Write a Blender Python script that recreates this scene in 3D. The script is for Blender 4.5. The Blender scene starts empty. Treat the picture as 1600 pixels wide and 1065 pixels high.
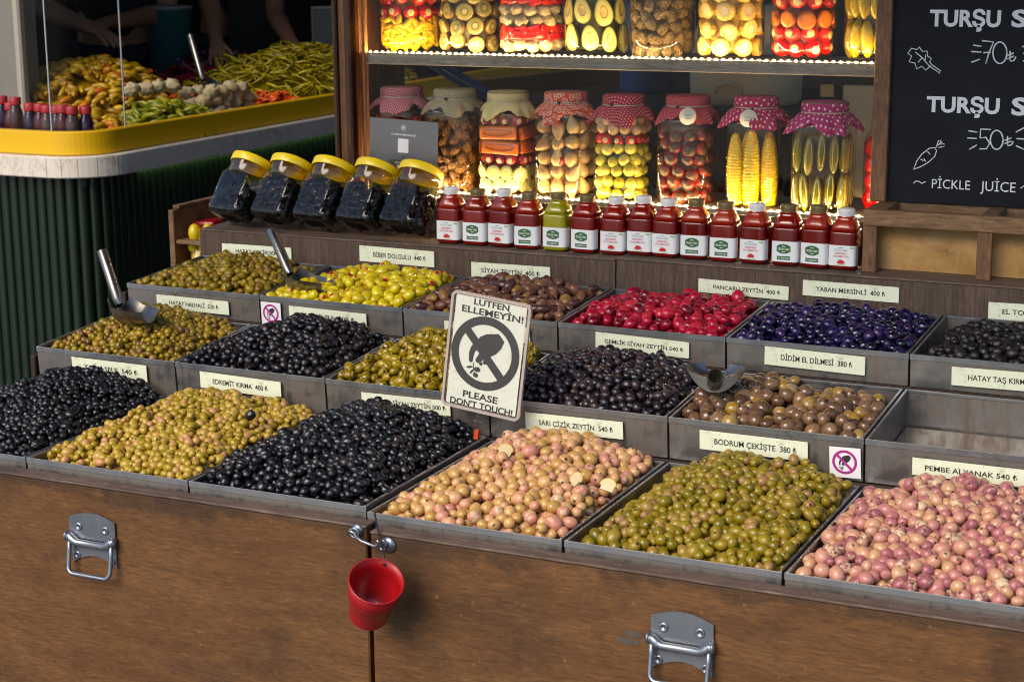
import bpy, bmesh, math, random
import numpy as np
from mathutils import Vector, Matrix, Euler, noise as mnoise
R_ = math.radians
SC = bpy.context.scene
COL = SC.collection
random.seed(7)

# ------------------------------------------------------------------ camera, sky, sun, exposure
CAM_F, CAM_C = 2786.95, Vector((2.09895, -2.05517, 0.77182))
CAM_R = Vector((0.90447337, 0.42645307, -0.00810604))
CAM_U = Vector((-0.08707097, 0.20320838, 0.97525638))
CAM_D = Vector((-0.41754829, 0.88138762, -0.22092825))
cd = bpy.data.cameras.new('camera')
cam = bpy.data.objects.new('camera', cd)
COL.objects.link(cam)
SC.camera = cam
cd.sensor_width = 36.0
cd.lens = CAM_F / 1600 * 36
cd.clip_start, cd.clip_end = 0.05, 400
m3 = Matrix((CAM_R, CAM_U, -CAM_D)).transposed()
cam.matrix_world = Matrix.Translation(CAM_C) @ m3.to_4x4()
cd.dof.use_dof = True
cd.dof.focus_distance = 2.95
cd.dof.aperture_fstop = 12.0

W = bpy.data.worlds.new('World')
SC.world = W
W.use_nodes = True
wn = W.node_tree.nodes
bg = wn['Background']
sky = wn.new('ShaderNodeTexSky')
sky.sky_type = 'NISHITA'
sky.sun_disc = False
SUN_EL, SUN_AZ = 40.0, 194.0          # azimuth clockwise from +Y: over the camera's left shoulder
sky.sun_elevation = R_(SUN_EL)
sky.sun_rotation = R_(SUN_AZ)
sky.air_density = 1.0
sky.dust_density = 1.0
sky.ozone_density = 3.0
W.node_tree.links.new(sky.outputs[0], bg.inputs[0])
bg.inputs[1].default_value = 0.062
sl = bpy.data.lights.new('sun', 'SUN')
sl.energy = 1.5
sl.angle = R_(40)
sl.color = (1.0, 0.86, 0.68)
so = bpy.data.objects.new('sun', sl)
COL.objects.link(so)
az, el = R_(SUN_AZ), R_(SUN_EL)
sdir = Vector((math.sin(az) * math.cos(el), math.cos(az) * math.cos(el), math.sin(el)))
so.location = sdir * 30
so.rotation_euler = sdir.to_track_quat('Z', 'Y').to_euler()
SC.view_settings.view_transform = 'Standard'
SC.view_settings.look = 'None'
SC.view_settings.gamma = 1
SC.view_settings.use_curve_mapping = False
SC.view_settings.exposure = 1.45
SC.cycles.use_denoising = True
SC.cycles.filter_width = 1.05
SC.cycles.max_bounces = 10
SC.cycles.transparent_max_bounces = 24
SC.cycles.caustics_reflective = False
SC.cycles.caustics_refractive = False
SC.cycles.sample_clamp_indirect = 6.0

# ------------------------------------------------------------------ helpers
def at(px, py, Y=None, Z=None, X=None):
    """The point of the plane Y=, Z= or X= that the survey photograph shows at a pixel of its 1600 x 1065 frame."""
    v = CAM_D + (px - 800) / CAM_F * CAM_R - (py - 532.5) / CAM_F * CAM_U
    t = (Y - CAM_C.y) / v.y if Y is not None else (Z - CAM_C.z) / v.z if Z is not None else (X - CAM_C.x) / v.x
    return CAM_C + v * t

TEXT = {}
def text_mesh(body, bold=0.018):
    """Letters as flat geometry, normalised to a unit-high capital, centred: (verts, faces)."""
    k = (body, bold)
    if k not in TEXT:
        c = bpy.data.curves.new('t', 'FONT')
        c.body = body
        c.offset = bold
        c.resolution_u = 3
        o = bpy.data.objects.new('t', c)
        COL.objects.link(o)
        me = bpy.data.meshes.new_from_object(o.evaluated_get(bpy.context.evaluated_depsgraph_get()))
        v = np.array([x.co[:] for x in me.vertices])
        f = [tuple(p.vertices) for p in me.polygons]
        bpy.data.objects.remove(o)
        bpy.data.curves.remove(c)
        bpy.data.meshes.remove(me)
        v[:, 0] -= (v[:, 0].min() + v[:, 0].max()) / 2
        TEXT[k] = (v, f)
    return TEXT[k]

class MB:
    """Collects simple shapes; build() links them as ONE mesh object."""
    def __init__(s):
        s.v, s.f, s.sm, s.oc, s.rnd, s.mi = [], [], [], [], [], []
        s.cur_rnd, s.cur_mi = 0.0, 0
    def add(s, v, f, smooth=True, oc=None):
        n = len(s.v)
        s.v += [tuple(p) for p in v]
        s.oc += [tuple(p) for p in (oc if oc is not None else v)]
        s.rnd += [s.cur_rnd] * len(v)
        s.f += [tuple(i + n for i in q) for q in f]
        s.sm += [smooth] * len(f)
        s.mi += [s.cur_mi] * len(f)
        return s
    def box(s, a, b, bev=0.0, seg=1, mat=None):
        bm = bmesh.new()
        bmesh.ops.create_cube(bm, size=1)
        a, b = Vector(a), Vector(b)
        for v in bm.verts:
            v.co = Vector(((a[i] + b[i]) / 2 + v.co[i] * abs(b[i] - a[i]) for i in range(3)))
        if bev:
            bmesh.ops.bevel(bm, geom=bm.edges[:], offset=bev, segments=seg, affect='EDGES', profile=.5)
        bm.verts.index_update()
        vs = [(mat @ v.co if mat else v.co) for v in bm.verts]
        s.add(vs, [[v.index for v in f.verts] for f in bm.faces], False, [v.co for v in bm.verts])
        bm.free()
        return s
    def lathe(s, prof, n=24, mat=None, sq=0.0, cap=True, smooth=True):
        """prof: (radius, z) rows; sq > 0 turns the circle into a rounded square of exponent 2+sq."""
        vs = []
        for r, z in prof:
            for i in range(n):
                t = 2 * math.pi * (i + .5) / n
                c, q = math.cos(t), math.sin(t)
                k = r if not sq else r / (abs(c) ** (2 + sq) + abs(q) ** (2 + sq)) ** (1 / (2 + sq))
                vs.append(Vector((k * c, k * q, z)))
        f = []
        for j in range(len(prof) - 1):
            for i in range(n):
                a, b = j * n + i, j * n + (i + 1) % n
                f.append((a, b, b + n, a + n))
        if cap:
            f.append(tuple(range(n))[::-1])
            f.append(tuple((len(prof) - 1) * n + i for i in range(n)))
        oc = [tuple(p) for p in vs]
        s.add([mat @ p for p in vs] if mat else vs, f, smooth, oc)
        return s
    def tube(s, pts, r, n=8, cap=True, closed=False):
        pts = [Vector(p) for p in pts]
        rr = r if isinstance(r, (list, tuple)) else [r] * len(pts)
        vs, f, up = [], [], None
        m = len(pts)
        for i, p in enumerate(pts):
            d = (pts[(i + 1) % m] - pts[i - 1]) if closed else (pts[min(i + 1, m - 1)] - pts[max(i - 1, 0)])
            d.normalize()
            if up is None:
                up = Vector((0, 0, 1)) if abs(d.z) < .9 else Vector((1, 0, 0))
            a = d.cross(up)
            a.normalize()
            up = a.cross(d)
            for k in range(n):
                t = 2 * math.pi * k / n
                vs.append(p + (a * math.cos(t) + up * math.sin(t)) * rr[i])
        for j in range(m if closed else m - 1):
            for k in range(n):
                a, b = j * n + k, j * n + (k + 1) % n
                c, e = ((j + 1) % m) * n + (k + 1) % n, ((j + 1) % m) * n + k
                f.append((a, b, c, e))
        if cap and not closed:
            f.append(tuple(range(n))[::-1])
            f.append(tuple((m - 1) * n + k for k in range(n)))
        return s.add(vs, f, True)
    def prism(s, poly, d, mat=None, smooth=False):
        """A polygon in the local x-z plane, d thick towards +y (its face looks to -y)."""
        n = len(poly)
        vs = [Vector((x, 0, z)) for x, z in poly] + [Vector((x, d, z)) for x, z in poly]
        ar = sum(poly[i][0] * poly[(i + 1) % n][1] - poly[(i + 1) % n][0] * poly[i][1] for i in range(n))
        o = list(range(n)) if ar > 0 else list(range(n))[::-1]
        f = [tuple(o), tuple(i + n for i in o[::-1])]
        for k in range(n):
            a, b = o[k], o[(k + 1) % n]
            f.append((b, a, a + n, b + n))
        return s.add([mat @ p for p in vs] if mat else vs, f, smooth, vs)
    def flat(s, poly, y=0.0):
        n = len(poly)
        ar = sum(poly[i][0] * poly[(i + 1) % n][1] - poly[(i + 1) % n][0] * poly[i][1] for i in range(n))
        o = list(range(n)) if ar > 0 else list(range(n))[::-1]
        return s.add([Vector((x, y, z)) for x, z in poly], [tuple(o)], False)
    def ball(s, c, r, n=10, m=7, mat=None):
        v, f = sphere_vf(n, m)
        r = Vector(r) if isinstance(r, (tuple, list, Vector)) else Vector((r, r, r))
        M = Matrix.Translation(Vector(c)) @ (mat or Matrix.Identity(4)) @ Matrix.Diagonal((*r, 1))
        return s.add([M @ Vector(p) for p in v], f, True, v)
    def text(s, body, x, z, w, h, y=0.0, bold=0.018, rot=0.0):
        """Letters centred at (x, z): capital height h, width w (None: natural)."""
        v, f = text_mesh(body, bold)
        wd = v[:, 0].max() - v[:, 0].min()
        sx = (w / wd) if w else h / .73
        sz = h / .73
        ca, sa = math.cos(rot), math.sin(rot)
        out = []
        for p in v:
            a, b = p[0] * sx, p[1] * sz - h / 2
            out.append((x + a * ca - b * sa, y, z + a * sa + b * ca))
        return s.add(out, f, False)
    def build(s, name, mat, parent=None, loc=None, rot=None):
        me = mesh_from(name, s.v, s.f, s.sm, s.oc, s.rnd)
        for m in (mat if isinstance(mat, (list, tuple)) else [mat]):
            me.materials.append(m)
        if any(s.mi):
            me.polygons.foreach_set('material_index', s.mi)
        o = bpy.data.objects.new(name, me)
        COL.objects.link(o)
        if parent:
            o.parent = parent
        if loc is not None:
            o.location = loc
        if rot is not None:
            o.rotation_euler = rot
        return o

def mesh_from(name, v, f, sm, oc=None, rnd=None):
    me = bpy.data.meshes.new(name)
    me.from_pydata([tuple(p) for p in v], [], f)
    me.polygons.foreach_set('use_smooth', sm if isinstance(sm, list) else [sm] * len(f))
    if oc is not None:
        a = me.attributes.new('oc', 'FLOAT_VECTOR', 'POINT')
        a.data.foreach_set('vector', np.array(oc, dtype=np.float32).ravel())
    if rnd is not None:
        a = me.attributes.new('rnd', 'FLOAT', 'POINT')
        a.data.foreach_set('value', np.array(rnd, dtype=np.float32))
    me.update()
    return me

_SP = {}
def sphere_vf(n, m):
    if (n, m) not in _SP:
        v = [(0, 0, 1)]
        for j in range(1, m):
            t = math.pi * j / m
            for i in range(n):
                p = 2 * math.pi * i / n
                v.append((math.sin(t) * math.cos(p), math.sin(t) * math.sin(p), math.cos(t)))
        v.append((0, 0, -1))
        f = [(0, 1 + i, 1 + (i + 1) % n) for i in range(n)]
        for j in range(m - 2):
            for i in range(n):
                a, b = 1 + j * n + i, 1 + j * n + (i + 1) % n
                f.append((a, a + n, b + n, b))
        l, b0 = len(v) - 1, 1 + (m - 2) * n
        f += [(l, b0 + (i + 1) % n, b0 + i) for i in range(n)]
        _SP[(n, m)] = (v, f)
    return _SP[(n, m)]

def tag(o, label, cat, group=None):
    o['label'] = label
    o['category'] = cat
    if group:
        o['group'] = group
    return o
def kind(o, k):
    o['kind'] = k
    return o
def thing(name, label, cat, loc=(0, 0, 0), rot=(0, 0, 0), group=None):
    o = bpy.data.objects.new(name, None)
    o.empty_display_size = .02
    COL.objects.link(o)
    o.location = loc
    o.rotation_euler = rot
    return tag(o, label, cat, group)
def put(name, me, loc, rot=(0, 0, 0), scale=(1, 1, 1), parent=None):
    o = bpy.data.objects.new(name, me)
    COL.objects.link(o)
    o.location, o.rotation_euler, o.scale = loc, rot, scale
    if parent:
        o.parent = parent
    return o
def copy_tree(o, parent=None):
    c = o.copy()
    COL.objects.link(c)
    if parent:
        c.parent = parent
    for ch in list(o.children):
        copy_tree(ch, c)
    return c
def ellipse(cx, cz, a, b, rot=0, n=24):
    return [(cx + a * math.cos(t) * math.cos(rot) - b * math.sin(t) * math.sin(rot),
             cz + a * math.cos(t) * math.sin(rot) + b * math.sin(t) * math.cos(rot)) for t in (2 * math.pi * i / n for i in range(n))]
def rrect(x0, z0, x1, z1, r, n=5):
    out = []
    for cx, cz, a in ((x1 - r, z1 - r, 0), (x0 + r, z1 - r, 90), (x0 + r, z0 + r, 180), (x1 - r, z0 + r, 270)):
        out += [(cx + r * math.cos(R_(a + 90 * i / n)), cz + r * math.sin(R_(a + 90 * i / n))) for i in range(n + 1)]
    return out

# ------------------------------------------------------------------ materials
class NT:
    def __init__(s, name):
        s.m = bpy.data.materials.new(name)
        s.m.use_nodes = True
        s.t = s.m.node_tree
        s.p = s.t.nodes['Principled BSDF']
    def n(s, typ, **kw):
        x = s.t.nodes.new('ShaderNode' + typ)
        for k, v in kw.items():
            if k.startswith('i_'):
                x.inputs[k[2:].replace('_', ' ')].default_value = v
            elif k.startswith('n'):
                x.inputs[int(k[1:])].default_value = v
            else:
                setattr(x, k, v)
        return x
    def l(s, a, b):
        s.t.links.new(a, b)
    def math(s, op, a, b=None, c=None, clamp=False):
        x = s.t.nodes.new('ShaderNodeMath')
        x.operation = op
        x.use_clamp = clamp
        for i, v in enumerate((a, b, c)):
            if v is None:
                continue
            if isinstance(v, (int, float)):
                x.inputs[i].default_value = v
            else:
                s.l(v, x.inputs[i])
        return x.outputs[0]
    def mix(s, fac, a, b, mode='MIX'):
        x = s.t.nodes.new('ShaderNodeMix')
        x.data_type = 'RGBA'
        x.blend_type = mode
        x.clamp_factor = True
        for i, v in ((0, fac), (6, a), (7, b)):
            if isinstance(v, (int, float)):
                x.inputs[i].default_value = v
            elif isinstance(v, tuple):
                x.inputs[i].default_value = (*v, 1) if len(v) == 3 else v
            else:
                s.l(v, x.inputs[i])
        return x.outputs[2]
    def ramp(s, fac, stops, interp='LINEAR'):
        x = s.t.nodes.new('ShaderNodeValToRGB')
        x.color_ramp.interpolation = interp
        e = x.color_ramp.elements
        while len(e) < len(stops):
            e.new(1)
        for q, (pos, c) in zip(e, stops):
            q.position = pos
            q.color = (*c, 1) if len(c) == 3 else c
        s.l(fac, x.inputs[0])
        return x.outputs[0]
    def coords(s, attr=True, scale=(1, 1, 1), offset=None):
        if attr:
            a = s.n('Attribute', attribute_name='oc')
            o = a.outputs['Vector']
        else:
            o = s.n('TexCoord').outputs['Object']
        mp = s.n('Mapping')
        mp.inputs['Scale'].default_value = scale
        s.l(o, mp.inputs['Vector'])
        if offset is not None:
            s.l(offset, mp.inputs['Location'])
        return mp.outputs[0]
    def noise(s, vec, scale, detail=4, rough=.55, dist=0.0):
        x = s.n('TexNoise', i_Scale=scale, i_Detail=detail, i_Roughness=rough, i_Distortion=dist)
        s.l(vec, x.inputs['Vector'])
        return x.outputs['Fac']
    def bump(s, h, strength=.3, dist=.001):
        b = s.n('Bump', i_Strength=strength, i_Distance=dist)
        s.l(h, b.inputs['Height'])
        s.l(b.outputs[0], s.p.inputs['Normal'])
    def set(s, **kw):
        for k, v in kw.items():
            inp = s.p.inputs[k.replace('_', ' ')]
            if k == 'Subsurface_Radius':
                inp.default_value = v
            elif isinstance(v, (int, float)):
                inp.default_value = v
            elif isinstance(v, tuple):
                inp.default_value = (*v, 1) if len(v) == 3 else v
            else:
                s.l(v, inp)
        return s

def plain(name, col, rough=.5, metal=0.0, var=.12, nscale=40, coat=0.0, bump=0.0, stain=0.0, **kw):
    t = NT(name)
    c = t.coords()
    f = t.noise(c, nscale, 5, .6)
    k = t.mix(f, tuple(x * (1 - var) for x in col), tuple(min(1, x * (1 + var)) for x in col))
    if stain:
        k = t.mix(t.math('MULTIPLY', t.ramp(t.noise(t.coords(), 38, 6, .7), [(.56, (0, 0, 0)), (.70, (1, 1, 1))]), stain), k, (.24, .17, .08))
        k = t.mix(t.math('MULTIPLY', t.ramp(t.noise(t.coords(), 330, 1, .5), [(.70, (0, 0, 0)), (.74, (1, 1, 1))]), min(1, stain * 2)), k, (.12, .07, .03))
    t.set(Base_Color=k, Roughness=rough, Metallic=metal, Coat_Weight=coat, **kw)
    if bump:
        t.bump(f, bump, .001)
    return t.m

def wood(name, dark, mid, light, axis=(1, 14, 14), scale=3.0, stain=.6, rough=.62, fine=1.0, stain_col=(.02, .012, .008), grime=None):
    t = NT(name)
    c = t.coords(True, axis)
    g = t.noise(c, scale, 8, .62, .6)
    g2 = t.noise(t.coords(True, tuple(a * 5 for a in axis)), scale * 3, 4, .7)
    k = t.ramp(g, [(.28, dark), (.5, mid), (.72, light)])
    k = t.mix(t.ramp(g2, [(.38, (.55, .55, .55)), (.62, (1, 1, 1))]), tuple(d * .6 for d in dark), k, 'MIX') if fine else k
    g3 = t.noise(t.coords(True, tuple(34 if a < 3 else 280 for a in axis)), 1.0, 3, .6, .3)
    k = t.mix(t.math('MULTIPLY', t.ramp(g3, [(.34, (1, 1, 1)), (.50, (0, 0, 0))]), .52), k, tuple(d * .55 for d in dark))
    k = t.mix(t.math('MULTIPLY', t.ramp(g3, [(.58, (0, 0, 0)), (.70, (1, 1, 1))]), .34), k, tuple(min(1, x * 1.5) for x in light))
    if grime is not None:
        sp = t.n('SeparateXYZ')
        t.l(t.coords(), sp.inputs[0])
        gn = t.noise(t.coords(True, (5, 5, 9)), 2.0, 6, .7, .6)
        top = t.math('ADD', t.math('MULTIPLY', t.math('SUBTRACT', sp.outputs[2], grime), 11.0), t.math('MULTIPLY', gn, 1.5), clamp=True)
        k = t.mix(t.math('MULTIPLY', t.ramp(top, [(.80, (0, 0, 0)), (1.0, (1, 1, 1))]), .55), k, stain_col)
        sc = t.noise(t.coords(True, (60, 60, 60)), 1.6, 2, .4, 2.5)
        k = t.mix(t.math('MULTIPLY', t.ramp(t.math('ABSOLUTE', t.math('SUBTRACT', sc, .56)), [(.0, (1, 1, 1)), (.010, (0, 0, 0))]), t.math('MULTIPLY', t.ramp(gn, [(.52, (0, 0, 0)), (.6, (1, 1, 1))]), .5)), k, tuple(min(1, x * 1.9) for x in light))
    s1 = t.noise(t.coords(), 5.5, 6, .65, .4)
    k = t.mix(t.math('MULTIPLY', t.ramp(s1, [(.50, (0, 0, 0)), (.72, (1, 1, 1))]), stain), k, stain_col)
    s2 = t.noise(t.coords(), 90, 2, .5)
    k = t.mix(t.math('MULTIPLY', t.ramp(s2, [(.70, (0, 0, 0)), (.78, (1, 1, 1))]), .35), k, tuple(min(1, x * 2.2) for x in light))
    t.set(Base_Color=k, Roughness=t.math('ADD', t.math('MULTIPLY', g, .2), rough - .1), Specular_IOR_Level=.35)
    t.bump(t.math('ADD', g, t.math('MULTIPLY', g2, .5)), .25, .0012)
    return t.m

def steel(name, base=(.42, .42, .43), rough=.33, dirt=.5, brush=(2, 60, 60)):
    t = NT(name)
    b = t.noise(t.coords(True, brush), 12, 4, .7)
    d = t.noise(t.coords(), 16, 6, .66, .3)
    st = t.noise(t.coords(True, (26, 26, 2.2)), 2.2, 5, .7)
    dm = t.ramp(t.math('ADD', t.math('MULTIPLY', d, .62), t.math('MULTIPLY', st, .38)), [(.46, (0, 0, 0)), (.62, (1, 1, 1))])
    sp = t.ramp(t.noise(t.coords(), 130, 2, .5), [(.66, (0, 0, 0)), (.72, (1, 1, 1))])
    dm2 = t.math('MAXIMUM', t.math('MULTIPLY', dm, dirt), t.math('MULTIPLY', sp, dirt * .9))
    k = t.mix(b, tuple(x * .8 for x in base), tuple(x * 1.15 for x in base))
    k = t.mix(dm2, k, (.13, .085, .055))
    t.set(Base_Color=k, Metallic=t.math('SUBTRACT', .95, t.math('MULTIPLY', dm2, .8)),
          Roughness=t.math('ADD', t.math('MULTIPLY', d, .25), rough - .08))
    t.bump(b, .06, .0006)
    return t.m

def glass(name, tint=(.97, .98, .97), rough=.02, edge=.85, base=.04, power=3.5):
    t = NT(name)
    t.t.nodes.remove(t.p)
    out = t.t.nodes['Material Output']
    tr = t.n('BsdfTransparent')
    tr.inputs[0].default_value = (*tint, 1)
    gl = t.n('BsdfGlossy', i_Roughness=rough)
    lw = t.n('LayerWeight', i_Blend=.5)
    fac = t.math('ADD', t.math('MULTIPLY', t.math('POWER', lw.outputs['Facing'], power), edge), base, clamp=True)
    mx = t.n('MixShader')
    t.l(fac, mx.inputs[0])
    t.l(tr.outputs[0], mx.inputs[1])
    t.l(gl.outputs[0], mx.inputs[2])
    t.l(mx.outputs[0], out.inputs['Surface'])
    return t.m

def emit(name, col, strength):
    t = NT(name)
    t.set(Base_Color=(.8, .8, .8), Emission_Color=col, Emission_Strength=strength)
    return t.m

def sat(c, k=1.18):
    l = .3 * c[0] + .6 * c[1] + .1 * c[2]
    return tuple(min(.9, max(.0015, l + (x - l) * k)) for x in c[:3])

def fruit(name, stops, spot=None, spot_at=.955, rough=.28, coat=.35, mott=.35, bump=.12, bscale=2.2, bdist=.0015, freckle=None, stripes=None, ss=0.0, cells=None, spec=.5):
    """Skin of an olive, pepper or tomato: hue by the piece, mottling over its skin, a stem scar at its pole."""
    stops = [(p, sat(c)) for p, c in stops]
    t = NT(name)
    a = t.n('Attribute', attribute_name='oc').outputs['Vector']
    r = t.math('FRACT', t.math('ADD', t.n('Attribute', attribute_name='rnd').outputs['Fac'], t.n('ObjectInfo').outputs['Random']))
    off = t.n('VectorMath', operation='SCALE')
    off.inputs[0].default_value = (37, 91, 53)
    t.l(r, off.inputs['Scale'])
    v = t.n('VectorMath', operation='ADD')
    t.l(a, v.inputs[0])
    t.l(off.outputs[0], v.inputs[1])
    n1 = t.noise(v.outputs[0], 1.3, 4, .6)
    fac = t.math('ADD', r, t.math('MULTIPLY', t.math('SUBTRACT', n1, .5), mott * 2), clamp=True)
    k = t.ramp(fac, stops)
    n2 = t.noise(v.outputs[0], 7, 4, .6)
    k = t.mix(t.math('MULTIPLY', t.ramp(n2, [(.35, (1, 1, 1)), (.6, (0, 0, 0))]), .28), k, (.0, .0, .0), 'MIX')
    if freckle:
        n3 = t.noise(v.outputs[0], 5, 2, .5)
        k = t.mix(t.math('MULTIPLY', t.ramp(n3, [(.62, (0, 0, 0)), (.70, (1, 1, 1))]), .7), k, freckle)
    if cells:
        vo = t.n('TexVoronoi', feature='F1', i_Scale=cells[0], i_Randomness=.8)
        t.l(v.outputs[0], vo.inputs['Vector'])
        k = t.mix(t.ramp(vo.outputs['Distance'], [(.28, (0, 0, 0)), (.55, (1, 1, 1))]), k, cells[1])
    sep = t.n('SeparateXYZ')
    t.l(a, sep.inputs[0])
    if stripes:
        w = t.math('SINE', t.math('MULTIPLY', sep.outputs[2], 13.0))
        side = t.math('GREATER_THAN', sep.outputs[0], -.1)
        k = t.mix(t.math('MULTIPLY', t.ramp(t.math('ADD', t.math('MULTIPLY', w, .5), .5), [(.66, (0, 0, 0)), (.86, (1, 1, 1))]), t.math('MULTIPLY', side, .88)), k, stripes)
    if spot:
        m = t.ramp(t.math('ADD', sep.outputs[2], t.math('MULTIPLY', t.math('SUBTRACT', n2, .5), .06)), [(spot_at, (0, 0, 0)), (min(1, spot_at + .015), (1, 1, 1))])
        k = t.mix(m, k, spot)
    t.set(Base_Color=k, Roughness=t.math('ADD', t.math('ADD', t.math('MULTIPLY', n2, .25), t.math('MULTIPLY', r, .16)), max(.0, rough - .2)), Coat_Weight=coat, Coat_Roughness=.08, Specular_IOR_Level=spec)
    if ss:
        t.set(Subsurface_Weight=ss, Subsurface_Radius=(.6, .3, .12), Subsurface_Scale=.008)
    if bump:
        t.bump(t.noise(v.outputs[0], bscale, 3, .6), bump, bdist)
    return t.m

M = {}
M['panel'] = wood('worn_brown_plywood', (.096, .041, .013), (.138, .061, .0195), (.172, .080, .028), (2.2, 10, 10), 2.2, .55, grime=-.045)
M['panel_edge'] = wood('dusty_board_edge', (.07, .042, .030), (.13, .085, .062), (.22, .16, .125), (1, 20, 20), 4, .5)
M['dark_wood'] = wood('dark_rack_wood', (.018, .010, .007), (.035, .019, .012), (.06, .033, .02), (10, 10, 1), 3, .3)
M['step'] = wood('brown_laminate', (.058, .036, .027), (.100, .064, .047), (.145, .097, .072), (22, 22, 1.2), 5, .30, .5)
M['step_edge'] = wood('worn_laminate_edge', (.09, .06, .045), (.15, .105, .08), (.24, .18, .14), (1, 20, 20), 5, .5)
M['cab'] = wood('orange_brown_cabinet_wood', (.09, .035, .012), (.20, .085, .028), (.30, .135, .048), (14, 14, 1), 3, .25, .45)
M['cab_dark'] = wood('dark_cabinet_trim', (.035, .014, .008), (.07, .028, .014), (.11, .048, .024), (14, 14, 1), 3, .35, .42)
M['cab_rail'] = wood('cabinet_rail', (.05, .022, .012), (.10, .045, .02), (.16, .08, .04), (1, 14, 14), 3, .4, .5)
M['crate'] = wood('raw_pine_crate', (.13, .070, .034), (.24, .135, .066), (.34, .205, .105), (1, 11, 11), 3, .45)
M['crate_v'] = wood('raw_pine_upright', (.10, .046, .022), (.21, .105, .05), (.30, .165, .085), (11, 11, 1), 3, .4)
M['shelf'] = wood('worn_shelf_board', (.22, .19, .15), (.32, .28, .22), (.42, .37, .30), (1, 14, 14), 3, .4)
M['tray'] = steel('stained_steel_tray', (.33, .315, .305), .33, .85)
M['tray_in'] = steel('tray_inside', (.30, .28, .26), .36, .9)
M['rim'] = steel('sky_tinted_rim', (.36, .39, .43), .30, .5)  # blue in the base colour stands in for reflected sky
M['scoop'] = steel('scoop_steel', (.26, .25, .24), .24, .25, (30, 30, 2))
M['zinc'] = steel('sky_tinted_zinc', (.29, .325, .38), .30, .35)  # bluish base colour paints in the sky's reflection on the metal
M['card'] = plain('cream_price_card', (.74, .78, .60), .45, 0, .05, 60, stain=.35)
M['ink'] = plain('black_print', (.022, .022, .024), .6, 0, .1, 300)
M['signcard'] = plain('sign_card', (.76, .80, .70), .5, 0, .06, 70, stain=.3)
M['signink'] = plain('sign_dark_ink', (.035, .034, .038), .5, 0, .15, 120)
M['white'] = plain('white_sticker', (.78, .78, .80), .45, 0, .03)
M['magenta'] = plain('magenta_ink', (.38, .03, .22), .5, 0, .05)
M['acrylic'] = glass('acrylic_holder', (.97, .96, .95), .10, .55, .05, 2.2)
M['orange_tab'] = plain('orange_red_tab', (.50, .06, .015), .5)
M['red_paint'] = plain('red_bucket_paint', (.34, .006, .010), .34, 0, .45, 30, coat=.3)
M['wire'] = plain('dark_wire', (.03, .03, .035), .45, .6)
M['jar_glass'] = glass('jar_glass', (.96, .97, .94), .03, .75, .035, 3.0)
M['brine_glass'] = glass('brine_jar_glass', (.98, .95, .85), .03, .75, .035, 3.0)
M['pet'] = glass('clear_plastic', (.93, .92, .91), .035, .8, .025, 2.6)
M['pane'] = glass('window_glass', (.95, .96, .96), .015, .6, .012, 4.0)
M['yellow_lid'] = plain('yellow_plastic_lid', (.92, .66, .006), .33, 0, .04, 40, coat=.2)
M['cap_white'] = plain('white_plastic_cap', (.76, .76, .74), .4, 0, .04)
M['cap_gold'] = plain('gold_brown_cap', (.20, .145, .06), .38, .35, .08)
M['blabel'] = plain('bottle_label_paper', (.78, .79, .80), .4, 0, .03)
M['lgreen'] = plain('label_green', (.022, .115, .05), .45)
M['lgold'] = plain('label_gold', (.45, .37, .08), .4)
M['lred'] = plain('label_red', (.55, .02, .03), .45)
M['lblue'] = plain('label_grey_green', (.18, .30, .28), .45)
M['llime'] = plain('label_lime', (.25, .50, .06), .45)
M['chalk'] = plain('white_chalk_paint', (.74, .76, .80), .8, 0, .10, 220)
M['paper_tag'] = plain('paper_tag', (.74, .68, .56), .6, 0, .1, 60)
M['bead'] = plain('dark_blue_bead', (.02, .03, .07), .3, .3)
M['twine'] = plain('twine', (.50, .46, .40), .8)
M['led'] = emit('warm_led', (1.0, .64, .29), 340.0)
M['led_tape'] = plain('led_tape', (.75, .68, .5), .5)
# ------------------------------------------------------------------ more surfaces
def m_chalkboard():
    t = NT('chalkboard_black')
    c = t.coords()
    n = t.noise(c, 7, 6, .6, .8)
    k = t.mix(t.ramp(n, [(.45, (0, 0, 0)), (.75, (1, 1, 1))]), (.0055, .0065, .010), (.014, .017, .024))
    t.set(Base_Color=k, Roughness=t.math('ADD', t.math('MULTIPLY', n, .3), .55), Specular_IOR_Level=.22)
    return t.m
M['board'] = m_chalkboard()
def m_osb():
    t = NT('chipboard_panel')
    c = t.coords(True, (1, 1, 1))
    v = t.n('TexVoronoi', feature='F1', i_Scale=46.0, i_Randomness=1.0)
    nz = t.n('TexNoise', i_Scale=9.0, i_Detail=3.0)
    t.l(c, nz.inputs['Vector'])
    sc = t.n('VectorMath', operation='MULTIPLY_ADD')
    t.l(nz.outputs['Color'], sc.inputs[0])
    sc.inputs[1].default_value = (.12, .12, .12)
    t.l(c, sc.inputs[2])
    t.l(sc.outputs[0], v.inputs['Vector'])
    n = t.noise(c, 12, 6, .65)
    k = t.ramp(n, [(.3, (.24, .120, .030)), (.5, (.40, .215, .060)), (.7, (.52, .310, .105))])
    k = t.mix(t.math('MULTIPLY', t.ramp(v.outputs['Color'], [(.35, (0, 0, 0)), (.9, (1, 1, 1))]), .35), k, (.42, .29, .14))
    d = t.noise(c, 30, 3, .6)
    k = t.mix(t.math('MULTIPLY', t.ramp(d, [(.66, (0, 0, 0)), (.73, (1, 1, 1))]), .7), k, (.04, .02, .01))
    t.set(Base_Color=k, Roughness=.65)
    t.bump(v.outputs['Distance'], .35, .003)
    return t.m
M['osb'] = m_osb()
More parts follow.
